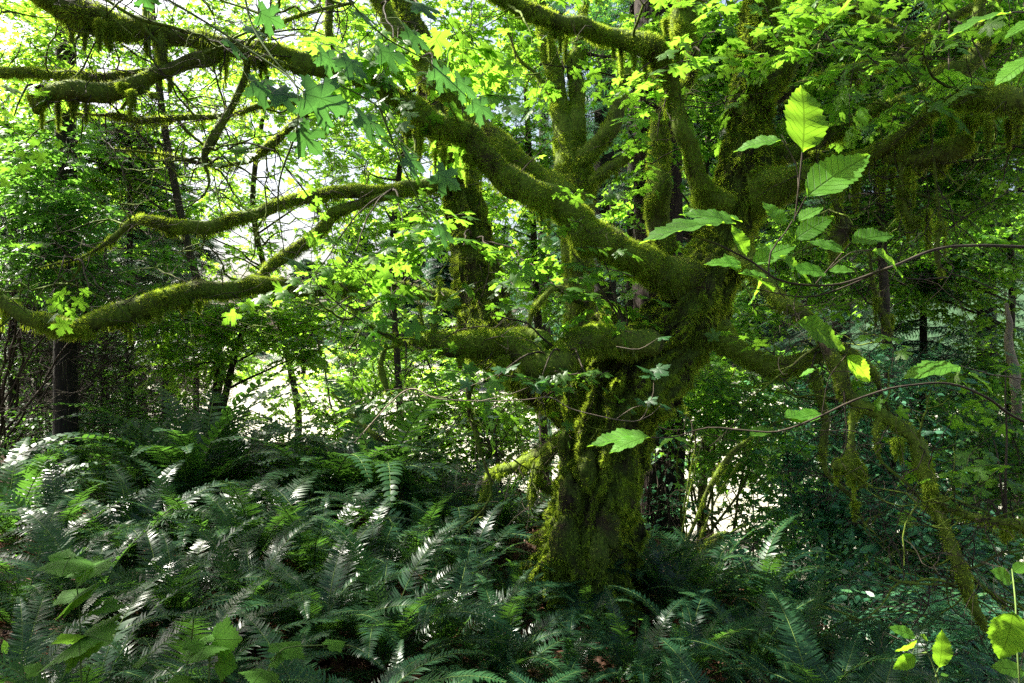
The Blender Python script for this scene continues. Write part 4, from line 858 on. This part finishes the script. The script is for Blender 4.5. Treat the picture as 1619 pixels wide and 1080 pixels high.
shrub('dark leafy tree crown filling the left edge above the pale twigs', (-30, 9), [(40, 300, 7.8, 70, 50, 1.3), (110, 340, 7.9, 80, 50, 1.2), (40, 410, 7.8, 70, 40, 1.2), (130, 430, 7.8, 70, 40, 1.0), (210, 430, 9.2, 70, 40, .8), (90, 230, 8, 70, 30, 1.0)], MAPLE_LO, .10, 'dark')
# mossy leaning stems and the stump right of the trunk
e = empty('mossy_sapling', tuple(at(1075, 925, 6.3))); tag(e, 'clump of leaning mossy stems right of the trunk base', 'sapling')
for pts in ([(1075, 930, 6.3, 7), (1085, 860, 6.35, 6), (1105, 810, 6.4, 5), (1130, 760, 6.4, 7), (1160, 715, 6.4, 7), (1190, 690, 6.4, 4)], [(1085, 930, 6.3, 10), (1110, 900, 6.3, 14), (1130, 865, 6.2, 13), (1150, 845, 6.2, 6)],
            [(1078, 930, 6.4, 4), (1085, 850, 6.4, 3), (1083, 790, 6.4, 3), (1100, 700, 6.4, 3), (1082, 640, 6.4, 2)], [(1085, 925, 6.4, 4), (1100, 870, 6.5, 3), (1130, 790, 6.6, 3), (1170, 730, 6.6, 2)], [(1095, 925, 6.2, 4), (1150, 850, 6.2, 4), (1180, 830, 6.2, 3)], [(1072, 925, 6.3, 3), (1073, 880, 6.3, 3), (1090, 780, 6.3, 2), (1112, 690, 6.3, 2)]):
    limb(e, pts, name='stem', moss=.9, mlen=.03, sides=8, twigs=3, twlen=.5)
e = empty('mossy_stump', tuple(at(1175, 960, 6.6))); tag(e, 'low rotten stump capped with bright moss among the ferns', 'stump')
limb(e, [(1172, 975, 6.6, 34), (1174, 930, 6.6, 27), (1180, 900, 6.6, 22), (1183, 893, 6.6, 16)], name='bole', sides=20, rough=.35, flute=.3, mlen=.03, sag=.1)
# bright mossy thin snags left of the bole
for lab, pts in (('thin mossy fallen branch leaning left of the bush', [(525, 620, 6.6, 3), (560, 655, 6.5, 4), (590, 685, 6.4, 5), (615, 705, 6.4, 5)]),):
    e = empty('fallen_branch', tuple(at(*pts[0][:3]))); tag(e, lab, 'branch'); limb(e, pts, name='stem', moss=.8, mlen=.02, sides=8, twigs=6)
# ------------------------------------------------------------------ ferns
def frond_mesh(kind, npair=40, seed=0, mat='fern'):
    """one pinnate frond, unit length, lying out along +x and rising; base at the origin"""
    r = np.random.default_rng(seed)
    p0, bend, twist = kind              # start angle, total bend, sideways sweep
    n = 90; s = np.linspace(0, 1, n); ang = p0 - bend * s ** 1.5
    dx = np.cos(ang); dz = np.sin(ang); X = np.concatenate([[0], np.cumsum(dx[:-1])]) / n; Z = np.concatenate([[0], np.cumsum(dz[:-1])]) / n
    Yc = twist * s ** 2
    def pt(t): return np.array([np.interp(t, s, X), np.interp(t, s, Yc), np.interp(t, s, Z)])
    def tg(t): return nrm(pt(min(1, t + .01)) - pt(max(0, t - .01)))
    mb = MB(); tube(mb, np.array([pt(t) for t in np.linspace(0, 1, 14)]), np.linspace(.0052, .0012, 14), 4, 1, ends=False)
    V = []; Fq = []
    for i in range(npair):
        t = .13 + .86 * (i / (npair - 1)); prof = min(1, ((t - .07) / .25)) ** .6 * (1 - max(0, (t - .45) / .57)) ** .72
        L = .108 * prof * (.92 + .16 * r.random()) + .004
        if r.random() < .03: continue
        P = pt(t); T = tg(t); side0 = np.array([-T[1], T[0], 0]); side0 = nrm(side0); up = np.cross(T, side0)
        w = .86 / npair * .78
        for sgn in (-1, 1):
            sd_ = side0 * sgn; fwd = .28 + .2 * t + .06 * r.normal(); lift = .16 + .10 * r.normal()
            a = nrm(sd_ + T * fwd + up * lift); q = nrm(T - a * np.dot(T, a))
            dr = -up * .5 - np.array([0, 0, .25])
            c0 = P; c1 = P + a * L * .35; c2 = P + a * L * .72 + dr * L * .07 + T * L * .03; c3 = P + a * L + dr * L * .20 + T * L * .10
            b = len(V)
            V += [c0 - q * w * .30, c0 + q * w * .42, c1 + q * w * .52, c1 - q * w * .48, c2 + q * w * .34, c2 - q * w * .32, c3]
            Fq += [((b, b + 1, b + 2, b + 3), 4), ((b + 3, b + 2, b + 4, b + 5), 4), ((b + 5, b + 4, b + 6), 3)]
    V = np.array(V); n0 = mb.n
    mb.v.append(V); mb.n += len(V)
    mb.f.setdefault((4, 0), []).append(np.array([f for f, k in Fq if k == 4]) + n0)
    mb.f.setdefault((3, 0), []).append(np.array([f for f, k in Fq if k == 3]) + n0)
    o = mb.build('frond', [M[mat], M['twig_green'] if mat == 'fern' else M['twig']]); me = o.data; bpy.data.objects.remove(o); return me

R_ = math.radians
FK = [(R_(80), R_(75), .02), (R_(72), R_(85), .06), (R_(64), R_(80), -.05), (R_(56), R_(80), .05), (R_(48), R_(72), -.08), (R_(38), R_(62), .08), (R_(28), R_(52), -.04), (R_(68), R_(105), .10), (R_(58), R_(110), -.10)]
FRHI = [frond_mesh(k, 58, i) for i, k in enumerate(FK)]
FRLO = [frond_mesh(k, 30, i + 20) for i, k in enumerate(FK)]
FRDEAD = [frond_mesh(k, 28, i + 40, 'fern_dead') for i, k in enumerate([(R_(40), R_(120), .05), (R_(20), R_(90), -.05)])]

def fern(label, px_, Y, size, n, hi=True, dead=0, up=0., group=None, face=None):
    b = at(px_, 0, Y); z = float(ground_z(b[0], b[1])); e = empty('sword_fern', (b[0], b[1], z)); tag(e, label, 'fern', group)
    e.rotation_euler[2] = random.random() * 6.28 if face is None else face
    src = FRHI if hi else FRLO
    ga = 2.39996; a0 = random.random() * 6
    n = int(n * 1.2)
    for i in range(n):
        q = i / max(1, n - 1)                                # inner fronds stand up, outer ones lie out
        k = min(len(FK) - 3, int(q * 7 * (1 - up))) if random.random() < .8 else random.choice([7, 8])
        me = src[k]; o = bpy.data.objects.new('frond', me); COL.objects.link(o); o.parent = e
        s = size * random.uniform(.70, 1.18); o.scale = (s, s * random.uniform(.85, 1.15), s)
        o.rotation_euler = (random.uniform(-.22, .22), random.uniform(-.14, .14), a0 + i * ga + random.uniform(-.3, .3))
        o.location = (random.uniform(-.04, .04), random.uniform(-.04, .04), .03)
    for i in range(dead):
        o = bpy.data.objects.new('frond', random.choice(FRDEAD)); COL.objects.link(o); o.parent = e; s = size * random.uniform(.6, .9); o.scale = (s, s, s)
        o.rotation_euler = (random.uniform(-.3, .3), 0, random.random() * 6.28); o.location = (0, 0, .05); o['label'] = 'withered brown frond'
    return e

FERNS = [
 # (px, Y, size, fronds, dead, up, label)
 (300, 6.9, 1.62, 26, 2, .35, 'tallest sword fern, standing upright in front of the glare left of centre'),
 (235, 7.6, 1.15, 16, 1, .1, 'sword fern just behind and left of the tallest fern'),
 (385, 7.3, 1.3, 20, 1, .2, 'sword fern just right of the tallest fern, edged with light'),
 (520, 6.5, 1.36, 22, 1, .4, 'upright dark sword fern standing left of the low mossy limbs'),
 (595, 6.6, 1.42, 22, 2, .4, 'upright feathery sword fern between the dark one and the low limbs'),
 (660, 6.2, 1.0, 16, 1, .1, 'sword fern below the light green bush left of the trunk'),
 (455, 6.2, 1.0, 18, 1, 0, 'spreading fern between the tallest fern and the upright dark one'),
 (40, 7.8, 1.1, 16, 1, .1, 'shaded fern at the left edge under the conifers'),
 (110, 8.4, 1.0, 14, 0, .1, 'shaded fern at the foot of the black conifer trunk'),
 (170, 7.0, 1.05, 16, 1, 0, 'low fern right of the black trunk, in front of it'),
 (20, 5.9, 1.15, 18, 2, .1, 'yellowish fern leaning in from the left edge'),
 (100, 5.4, 1.1, 20, 1, 0, 'bluish sheened fern in the upper left of the fern bank'),
 (200, 5.2, 1.15, 22, 2, 0, 'wide silvery fern below the tallest one'),
 (300, 5.3, 1.1, 20, 1, .05, 'fern with drooping bright tipped fronds in the middle of the bank'),
 (400, 5.1, 1.1, 20, 1, .1, 'fern with a few sunlit yellow fronds in the middle of the bank'),
 (500, 4.9, 1.15, 20, 1, 0, 'fern with long combed fronds left of the dark hollow'),
 (585, 4.5, 1.05, 20, 1, 0, 'fern whose fronds all arch to the right, left of the trunk'),
 (650, 5.2, 1.0, 16, 1, .1, 'dark fern in the hollow left of the trunk'),
 (725, 6.0, 1.05, 18, 1, .2, 'light green fern beneath the low left limbs'),
 (790, 6.2, 1.0, 16, 0, .2, 'pale lacy fern against the left foot of the trunk'),
 (745, 5.0, .85, 16, 1, 0, 'fern in the shade left of the trunk base'),
 (820, 4.6, .66, 16, 0, 0, 'dark fern directly before the left side of the trunk base'),
 (930, 4.55, .55, 16, 0, 0, 'green fern standing against the front of the trunk base'),
 (1020, 5.3, .8, 18, 0, .1, 'fern with pale fronds at the right foot of the trunk'),
 (1060, 5.0, .95, 16, 1, 0, 'fern in shade right of the trunk base'),
 (1120, 5.6, .9, 16, 1, 0, 'dark fern under the leaning mossy stems'),
 (1200, 5.6, .95, 16, 1, .1, 'fern half hidden below the mossy stump'),
 (30, 4.1, 1.1, 18, 2, 0, 'fern at the left edge halfway down the bank'),
 (150, 4.0, 1.1, 20, 3, 0, 'fern with brown withered skirts behind the tall thimbleberry'),
 (285, 4.0, 1.05, 20, 3, 0, 'fern with silver lit fronds arching to the left over brown litter'),
 (400, 3.9, 1.0, 18, 3, 0, 'fern above the patch of red brown litter'),
 (500, 3.7, 1.05, 20, 1, 0, 'fern with broad bright green fronds above the bottom centre left'),
 (610, 3.6, 1.0, 18, 1, 0, 'dark fern below the arching one, left of centre'),
 (700, 3.9, .95, 18, 1, 0, 'fern in the black hollow below the trunk'),
 (790, 3.6, .8, 18, 1, 0, 'dark fern in the middle below the trunk'),
 (890, 3.7, .62, 16, 0, 0, 'fern low before the trunk with fronds lying flat'),
 (1010, 3.7, .75, 18, 0, 0, 'fern with long flat fronds reaching right below the trunk'),
 (1090, 3.9, .9, 16, 1, 0, 'fern in the gloom between trunk and stump, nearer'),
 (1190, 4.3, .9, 16, 1, 0, 'fern in the gloom below the mossy stump, nearer'),
 (1280, 4.6, .9, 16, 0, .1, 'fern with one lit yellow frond below the teal thicket'),
 (1370, 4.4, .85, 14, 0, 0, 'dim fern left of the lower right seedling'),
 (20, 2.9, 1.0, 18, 1, 0, 'near fern with ladder like fronds at the left edge'),
 (130, 2.7, .95, 18, 1, 0, 'near fern below the thimbleberry leaves'),
 (260, 2.8, .95, 18, 2, 0, 'near fern with thin pale fronds left of the litter patch'),
 (390, 2.7, .9, 16, 1, 0, 'near fern under the lit lobed leaf'),
 (520, 2.6, .95, 18, 0, 0, 'near fern at the bottom edge left of centre'),
 (640, 2.7, .9, 18, 0, 0, 'near dark fern at the bottom edge left of the bright one'),
 (745, 2.45, .85, 20, 0, .05, 'bright green fern cut by the bottom edge near the middle'),
 (850, 2.9, .85, 16, 0, 0, 'fern with a white lit frond at the bottom edge'),
 (980, 2.5, .85, 20, 0, .15, 'yellow green fern with upright fronds at the bottom edge'),
 (1080, 3.0, .85, 16, 0, 0, 'dark fern at the bottom edge right of the yellow green one'),
 (1180, 2.9, .85, 16, 0, 0, 'fern with narrow shining fronds at the bottom edge'),
 (1300, 3.3, .95, 20, 0, 0, 'sunlit arching fern in the bottom right, left of the seedling'),
 (1370, 3.2, .85, 16, 0, 0, 'greyish fern tucked right behind the sunlit arching one'),
 (1420, 3.8, .8, 14, 0, 0, 'shaded fern behind the lower right seedling'),
 (1560, 3.6, .8, 14, 0, 0, 'dim fern in the bottom right corner'),
 (450, 8.6, 1.1, 14, 0, .2, 'far fern against the white glare, right of the tallest one'),
 (330, 9.0, 1.0, 12, 0, .2, 'farthest fern behind the tallest one'),
 (560, 8.0, 1.0, 14, 0, .2, 'far fern under the loose maple shrub'),
 (690, 7.4, 1.0, 14, 0, .2, 'far light fern beneath the sunlit bush'),
]
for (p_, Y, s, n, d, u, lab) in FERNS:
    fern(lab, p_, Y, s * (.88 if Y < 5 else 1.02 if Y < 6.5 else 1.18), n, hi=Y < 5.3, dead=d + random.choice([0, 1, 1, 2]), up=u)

# ------------------------------------------------------------------ litter and small ground plants
mb = MB(); n = 26000
x = rng.uniform(-6, 6, n); y = rng.uniform(1.2, 9.5, n); z = ground_z(x, y) + .01 + .05 * rng.random(n)
P = np.stack([x, y, z], -1); ax = nrm(rng.normal(size=(n, 3)) * [1, 1, .25]); nn = nrm(np.array([0, 0, 1.]) + rng.normal(size=(n, 3)) * .4)
place(mb, MAPLE_LO[0], MAPLE_LO[1], P, ax, nn, .04 + .06 * rng.random(n))
tag(mb.build('leaf_litter', leaf_mat('litter_leaf', (.03, .018, .01), (.16, .07, .04), (.08, .03, .01), .15, rough=.6, spec=.2)), kind='stuff')
mb = MB(); n = 9000
x = rng.uniform(-5.5, 6, n); y = rng.uniform(1.3, 9, n); k = vnoise(np.stack([x, y, 0 * x], -1), .9, 31); kp = k > -.15; x = x[kp]; y = y[kp]; n = len(x)
z = ground_z(x, y) + .05 + .22 * rng.random(n)
P = np.stack([x, y, z], -1); ax = nrm(rng.normal(size=(n, 3)) * [1, 1, .2]); nn = nrm(np.array([0, 0, 1.]) + rng.normal(size=(n, 3)) * .35)
place(mb, OVAL[0], OVAL[1], P, ax, nn, .05 + .05 * rng.random(n))
T = np.stack([P, P - [0, 0, .12], P - [0.01, 0, .3]], 1); tubes(mb, T, np.full(T.shape[:2], .0012), 3, 1)
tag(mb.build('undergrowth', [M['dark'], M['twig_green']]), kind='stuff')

# ------------------------------------------------------------------ close plants with big toothed leaves
SER = [serrated(.64, 12, seed=1), serrated(.52, 11, .3, seed=2), serrated(.6, 12, .18, .2, seed=3)]
sap = empty('broadleaf_sapling', (2.3, 1.9, float(ground_z(2.3, 1.9))))
tag(sap, 'close sapling with big toothed yellow green leaves on thin stems crossing the right half', 'sapling')
SL = [(1268, 242, 1283, 124, 1.25, .01, (.25, -1, .1)), (1236, 222, 1160, 222, 1.3, .03, (.0, -.75, .7)), (1274, 312, 1374, 232, 1.22, -.02, (-.4, -.75, .5)), (1148, 352, 1010, 356, 1.3, -.02, (0, -.35, 1)), (1165, 355, 1085, 318, 1.35, .0, (.1, -.6, .8)),
      (1175, 352, 1110, 326, 1.4, .0, (.1, -.5, .9)), (1240, 358, 1212, 312, 1.3, .02, (.4, -.9, .3)), (1256, 380, 1314, 335, 1.25, -.03, (-.3, -.9, .4)), (1262, 350, 1300, 322, 1.4, 0, (0, -.5, .8)), (1180, 405, 1165, 352, 1.3, .0, (.4, -.9, .3)),
      (1190, 420, 1255, 372, 1.35, .0, (-.3, -.6, .7)), (1345, 384, 1415, 362, 1.25, .0, (-.1, -.7, .7)), (1335, 400, 1282, 372, 1.25, .02, (.3, -.7, .6)), (1378, 396, 1445, 424, 1.3, .02, (0, -.6, .8)), (1310, 428, 1350, 424, 1.3, -.02, (0, -.7, .7)),
      (1306, 432, 1255, 418, 1.3, -.02, (.1, -.7, .7)), (1172, 420, 1118, 405, 1.35, .0, (.1, -.5, .8)), (1215, 440, 1170, 425, 1.4, .0, (.1, -.5, .8)), (1260, 508, 1348, 542, 1.3, .0, (-.1, -.6, .8)), (1338, 562, 1386, 604, 1.3, 0, (-.5, -.7, .5)),
      (1290, 585, 1262, 592, 1.35, .02, (0, -.5, .8)), (1520, 580, 1428, 582, 1.25, .0, (.1, -.35, 1)), (1530, 590, 1580, 610, 1.3, .0, (0, -.4, .9)), (1300, 655, 1250, 660, 1.4, .0, (0, -.5, .8)), (1240, 660, 1290, 650, 1.4, .02, (0, -.4, .9)),
      (1185, 690, 1225, 668, 1.45, .02, (0, -.4, .9)), (1230, 405, 1290, 440, 1.3, .0, (0, -.6, .8)), (1165, 430, 1150, 395, 1.35, .03, (.3, -.8, .4)), (1600, 20, 1500, 30, 1.15, .0, (0, -.4, .9)), (1560, 0, 1600, 25, 1.2, .0, (0, -.7, .6)),
      (1640, 90, 1572, 122, 1.15, .0, (0, -.5, .9)), (1650, 30, 1590, 45, 1.15, .0, (.1, -.6, .8)), (1175, 432, 1230, 450, 1.3, .05, (0, -.5, .8)), (1200, 440, 1195, 485, 1.35, .05, (.2, -.8, .5)),
      (1060, 690, 1100, 698, 1.5, .0, (0, -.3, 1)), (1030, 692, 928, 690, 1.4, .0, (0, -.22, 1)), (1020, 692, 962, 705, 1.35, -.02, (0, -.35, 1)), (1065, 692, 1040, 700, 1.5, 0, (0, -.35, 1))]
leaf_list(sap, SL, SER, 'sapling', vary=.06)
mb = MB()
for P_, r0, r1 in (([(1760, 400, 1.6), (1619, 392, 1.5), (1540, 388, 1.45), (1470, 398, 1.4), (1400, 425, 1.35), (1330, 448, 1.32), (1270, 450, 1.3), (1225, 440, 1.3), (1190, 415, 1.3), (1130, 385, 1.3), (1090, 370, 1.32)], .0045, .0018),
                   ([(1215, 438, 1.3), (1218, 400, 1.3), (1240, 370, 1.28), (1252, 350, 1.28)], .0018, .0012), ([(1400, 425, 1.35), (1330, 455, 1.33), (1270, 470, 1.33), (1185, 455, 1.35)], .002, .0012),
                   ([(1760, 720, 1.6), (1619, 668, 1.5), (1560, 630, 1.45), (1500, 606, 1.42), (1420, 612, 1.4), (1350, 632, 1.38), (1290, 660, 1.38), (1230, 682, 1.4), (1180, 680, 1.42), (1120, 675, 1.45), (1070, 690, 1.48), (1030, 692, 1.4)], .0035, .0013),
                   ([(1268, 242, 1.25), (1262, 300, 1.26), (1256, 350, 1.28)], .0016, .0016), ([(1236, 222, 1.3), (1258, 260, 1.28), (1262, 300, 1.26)], .001, .001), ([(1274, 312, 1.22), (1256, 345, 1.26)], .0013, .0013),
                   ([(1619, 600, 1.5), (1560, 590, 1.35), (1520, 580, 1.25)], .0018, .001), ([(1345, 384, 1.25), (1310, 425, 1.29), (1290, 448, 1.31)], .0012, .0012), ([(1378, 396, 1.3), (1345, 400, 1.28), (1312, 425, 1.29)], .001, .001),
                   ([(1260, 508, 1.3), (1255, 480, 1.32), (1265, 455, 1.32)], .001, .001), ([(1338, 562, 1.3), (1310, 600, 1.36), (1300, 655, 1.38)], .001, .001), ([(1760, -60, 1.3), (1650, 10, 1.2), (1600, 20, 1.15)], .003, .0015), ([(1760, 60, 1.3), (1640, 90, 1.15)], .002, .001)):
    Q = catmull(np.array([at(*p) for p in P_]), .02); tube(mb, Q + fbm(Q, 9, 2)[:, None] * .004, np.linspace(r0, r1, len(Q)), 6)
# the stem it grows from, out of the right side
Q = catmull(np.array([[2.3, 1.9, float(ground_z(2.3, 1.9)) - .05], [2.2, 1.85, .5], at(1760, 720, 1.6), [1.7, 1.7, 1.5], at(1760, 400, 1.6), at(1760, 60, 1.3) + [0.1, .1, 0], at(1760, -60, 1.3)]), .03)
tube(mb, Q, np.linspace(.012, .003, len(Q)), 7)
mb.build('stem', M['twig'], sap)

sd2 = empty('seedling', tuple([at(1495, 0, 1.7)[0], 1.7, float(ground_z(at(1495, 0, 1.7)[0], 1.7))]))
tag(sd2, 'small seedling with one broad lit leaf in the lower right, left of the edge', 'seedling')
leaf_list(sd2, [(1484, 1056, 1498, 1000, 1.7, .0, (.1, -1, .2)), (1448, 1008, 1412, 988, 1.7, .0, (.2, -.7, .7)), (1447, 1035, 1415, 1060, 1.7, .0, (.4, -.8, .4)), (1455, 1004, 1470, 1012, 1.7, 0, (0, -.6, .8)), (1450, 1010, 1424, 1038, 1.7, .0, (.7, -.7, .2)), (1487, 1068, 1500, 1066, 1.7, 0, None)], SER, 'sapling', vary=.05)
mb = MB()
for P_ in ([(1495, 1400, 1.7), (1488, 1120, 1.7), (1478, 1060, 1.7), (1462, 1025, 1.7), (1448, 1006, 1.7)], [(1480, 1070, 1.7), (1484, 1056, 1.7)], [(1466, 1032, 1.7), (1447, 1035, 1.7)]):
    Q = catmull(np.array([at(*p) for p in P_]), .02); tube(mb, Q, np.linspace(.003, .0014, len(Q)), 6)
mb.build('stem', M['twig_green'], sd2)
sd3 = empty('seedling', tuple([at(1612, 0, 1.3)[0], 1.3, float(ground_z(at(1612, 0, 1.3)[0], 1.3))]))
tag(sd3, 'close plant at the bottom right edge with a large hanging heart shaped leaf', 'seedling')
leaf_list(sd3, [(1602, 966, 1592, 1046, 1.25, -.02, (.1, -1, .25)), (1620, 1062, 1572, 1050, 1.3, .0, (0, -.6, .8)), (1600, 920, 1572, 900, 1.4, 0, (.2, -.7, .6)), (1602, 905, 1625, 888, 1.4, 0, (0, -.7, .6))], [serrated(.95, 12, seed=5), SER[0]], 'sapling', vary=.05)
mb = MB()
for P_ in ([(1635, 1500, 1.3), (1612, 1080, 1.28), (1608, 1030, 1.28), (1606, 960, 1.3), (1600, 900, 1.4)],):
    Q = catmull(np.array([at(*p) for p in P_]), .02); tube(mb, Q, np.linspace(.003, .0014, len(Q)), 6)
mb.build('stem', M['twig_green'], sd3)

def thimble(label, base, leaves, stems, Y):
    b = at(base, 0, Y); e = empty('thimbleberry', (b[0], b[1], float(ground_z(b[0], b[1])))); tag(e, label, 'shrub')
    leaves = [(a, b, a + (c - a) * .66, b + (d - b) * .66, *r) for a, b, c, d, *r in leaves]
    leaf_list(e, leaves, THIMBLE, 'thimble', normal=(0, -.45, .9), vary=.15)
    mb = MB()
    for P_ in stems:
        Q = catmull(np.array([at(*p) for p in P_]), .03); tube(mb, Q, np.linspace(.0035, .0018, len(Q)), 6)
    for it in leaves:
        B = at(it[0], it[1], it[4]); S0 = [at(*p) for P_ in stems for p in P_]; j = min(S0, key=lambda q: np.linalg.norm(q - B + np.array([0, 0, .03]))); 
        Q = catmull(np.array([B, (B + j) / 2 + [0, 0, -.01], j]), .03); tube(mb, Q, np.full(len(Q), .0013), 5)
    mb.build('stem', M['twig_green'], e); return e
thimble('tall thimbleberry with tiers of lobed leaves in the lower left corner', 125, [(108, 884, 58, 876, 1.9, .0), (110, 884, 92, 915, 1.9, -.12), (112, 882, 140, 876, 1.9, .05), (138, 900, 185, 893, 1.9, -.05), (140, 902, 152, 870, 1.9, .1), (120, 942, 88, 925, 1.9, .05), (122, 942, 148, 938, 1.9, -.08), (124, 946, 108, 945, 1.9, -.1),
         (160, 950, 143, 955, 1.9, 0), (165, 955, 200, 948, 1.9, 0), (166, 958, 190, 962, 1.9, -.08), (128, 1010, 85, 990, 1.85, -.08), (130, 1008, 190, 1010, 1.85, -.1), (128, 1012, 120, 1035, 1.85, -.15), (60, 1060, 25, 1050, 1.8, 0)],
        [[(150, 1400, 1.9), (128, 1060, 1.88), (127, 1000, 1.88), (124, 950, 1.9), (118, 905, 1.9), (110, 880, 1.9)], [(126, 975, 1.9), (160, 955, 1.9)], [(119, 910, 1.9), (138, 900, 1.9)], [(150, 1400, 1.85), (80, 1100, 1.8), (65, 1055, 1.8)]], 1.9)
thimble('thimbleberry with a glowing three pointed leaf at the bottom edge', 335, [(340, 1010, 398, 1012, 1.9, -.05, (.2, -1, .3)), (325, 1018, 275, 1025, 1.9, -.08), (330, 1020, 300, 1050, 1.9, -.12), (328, 1015, 318, 995, 1.9, .1), (345, 1045, 385, 1060, 1.9, -.05, (0, -.9, .5)), (430, 1045, 470, 1030, 1.9, 0), (445, 1030, 490, 1000, 1.9, .1), (420, 1060, 390, 1085, 1.85, -.1), (300, 1075, 245, 1082, 1.8, -.05), (520, 1020, 560, 1008, 1.95, .05), (230, 1040, 195, 1060, 1.85, 0)],
        [[(340, 1400, 1.9), (330, 1100, 1.9), (332, 1050, 1.9), (330, 1015, 1.9)], [(340, 1400, 1.9), (400, 1120, 1.9), (430, 1050, 1.9), (450, 1025, 1.9), (510, 1020, 1.95)], [(340, 1400, 1.9), (290, 1100, 1.85), (240, 1050, 1.85)]], 1.9)
# slender twig crossing in front of the trunk
tw = empty('bare_twig_spray', tuple(at(560, 690, 3.1))); tag(tw, 'pale bare twig curving across the trunk with small leaves at its end', 'twig')
mb = MB()
for P_, r0 in (([(560, 700, 3.2), (640, 618, 3.1), (690, 630, 3.0), (760, 634, 3.0), (830, 632, 3.0), (870, 628, 3.0), (900, 645, 3.0), (940, 656, 3.0), (985, 665, 3.0), (1012, 664, 3.0), (1024, 645, 3.0), (1033, 620, 3.0), (1033, 590, 3.0)], .0032), ([(760, 634, 3), (810, 622, 3), (845, 608, 3)], .002), ([(975, 662, 3), (1000, 645, 3), (1020, 640, 3)], .002), ([(1012, 664, 3), (1030, 655, 3), (1045, 640, 3)], .002), ([(975, 548, 3), (1010, 552, 3), (1040, 535, 3)], .002), ([(640, 618, 3.1), (700, 628, 3.0), (745, 610, 3.0), (800, 585, 3.0)], .0016)):
    Q = catmull(np.array([at(*p) for p in P_]), .03); tube(mb, Q, np.linspace(r0, r0 * .5, len(Q)), 5)
mb.build('twig', M['twig_pale'], tw)
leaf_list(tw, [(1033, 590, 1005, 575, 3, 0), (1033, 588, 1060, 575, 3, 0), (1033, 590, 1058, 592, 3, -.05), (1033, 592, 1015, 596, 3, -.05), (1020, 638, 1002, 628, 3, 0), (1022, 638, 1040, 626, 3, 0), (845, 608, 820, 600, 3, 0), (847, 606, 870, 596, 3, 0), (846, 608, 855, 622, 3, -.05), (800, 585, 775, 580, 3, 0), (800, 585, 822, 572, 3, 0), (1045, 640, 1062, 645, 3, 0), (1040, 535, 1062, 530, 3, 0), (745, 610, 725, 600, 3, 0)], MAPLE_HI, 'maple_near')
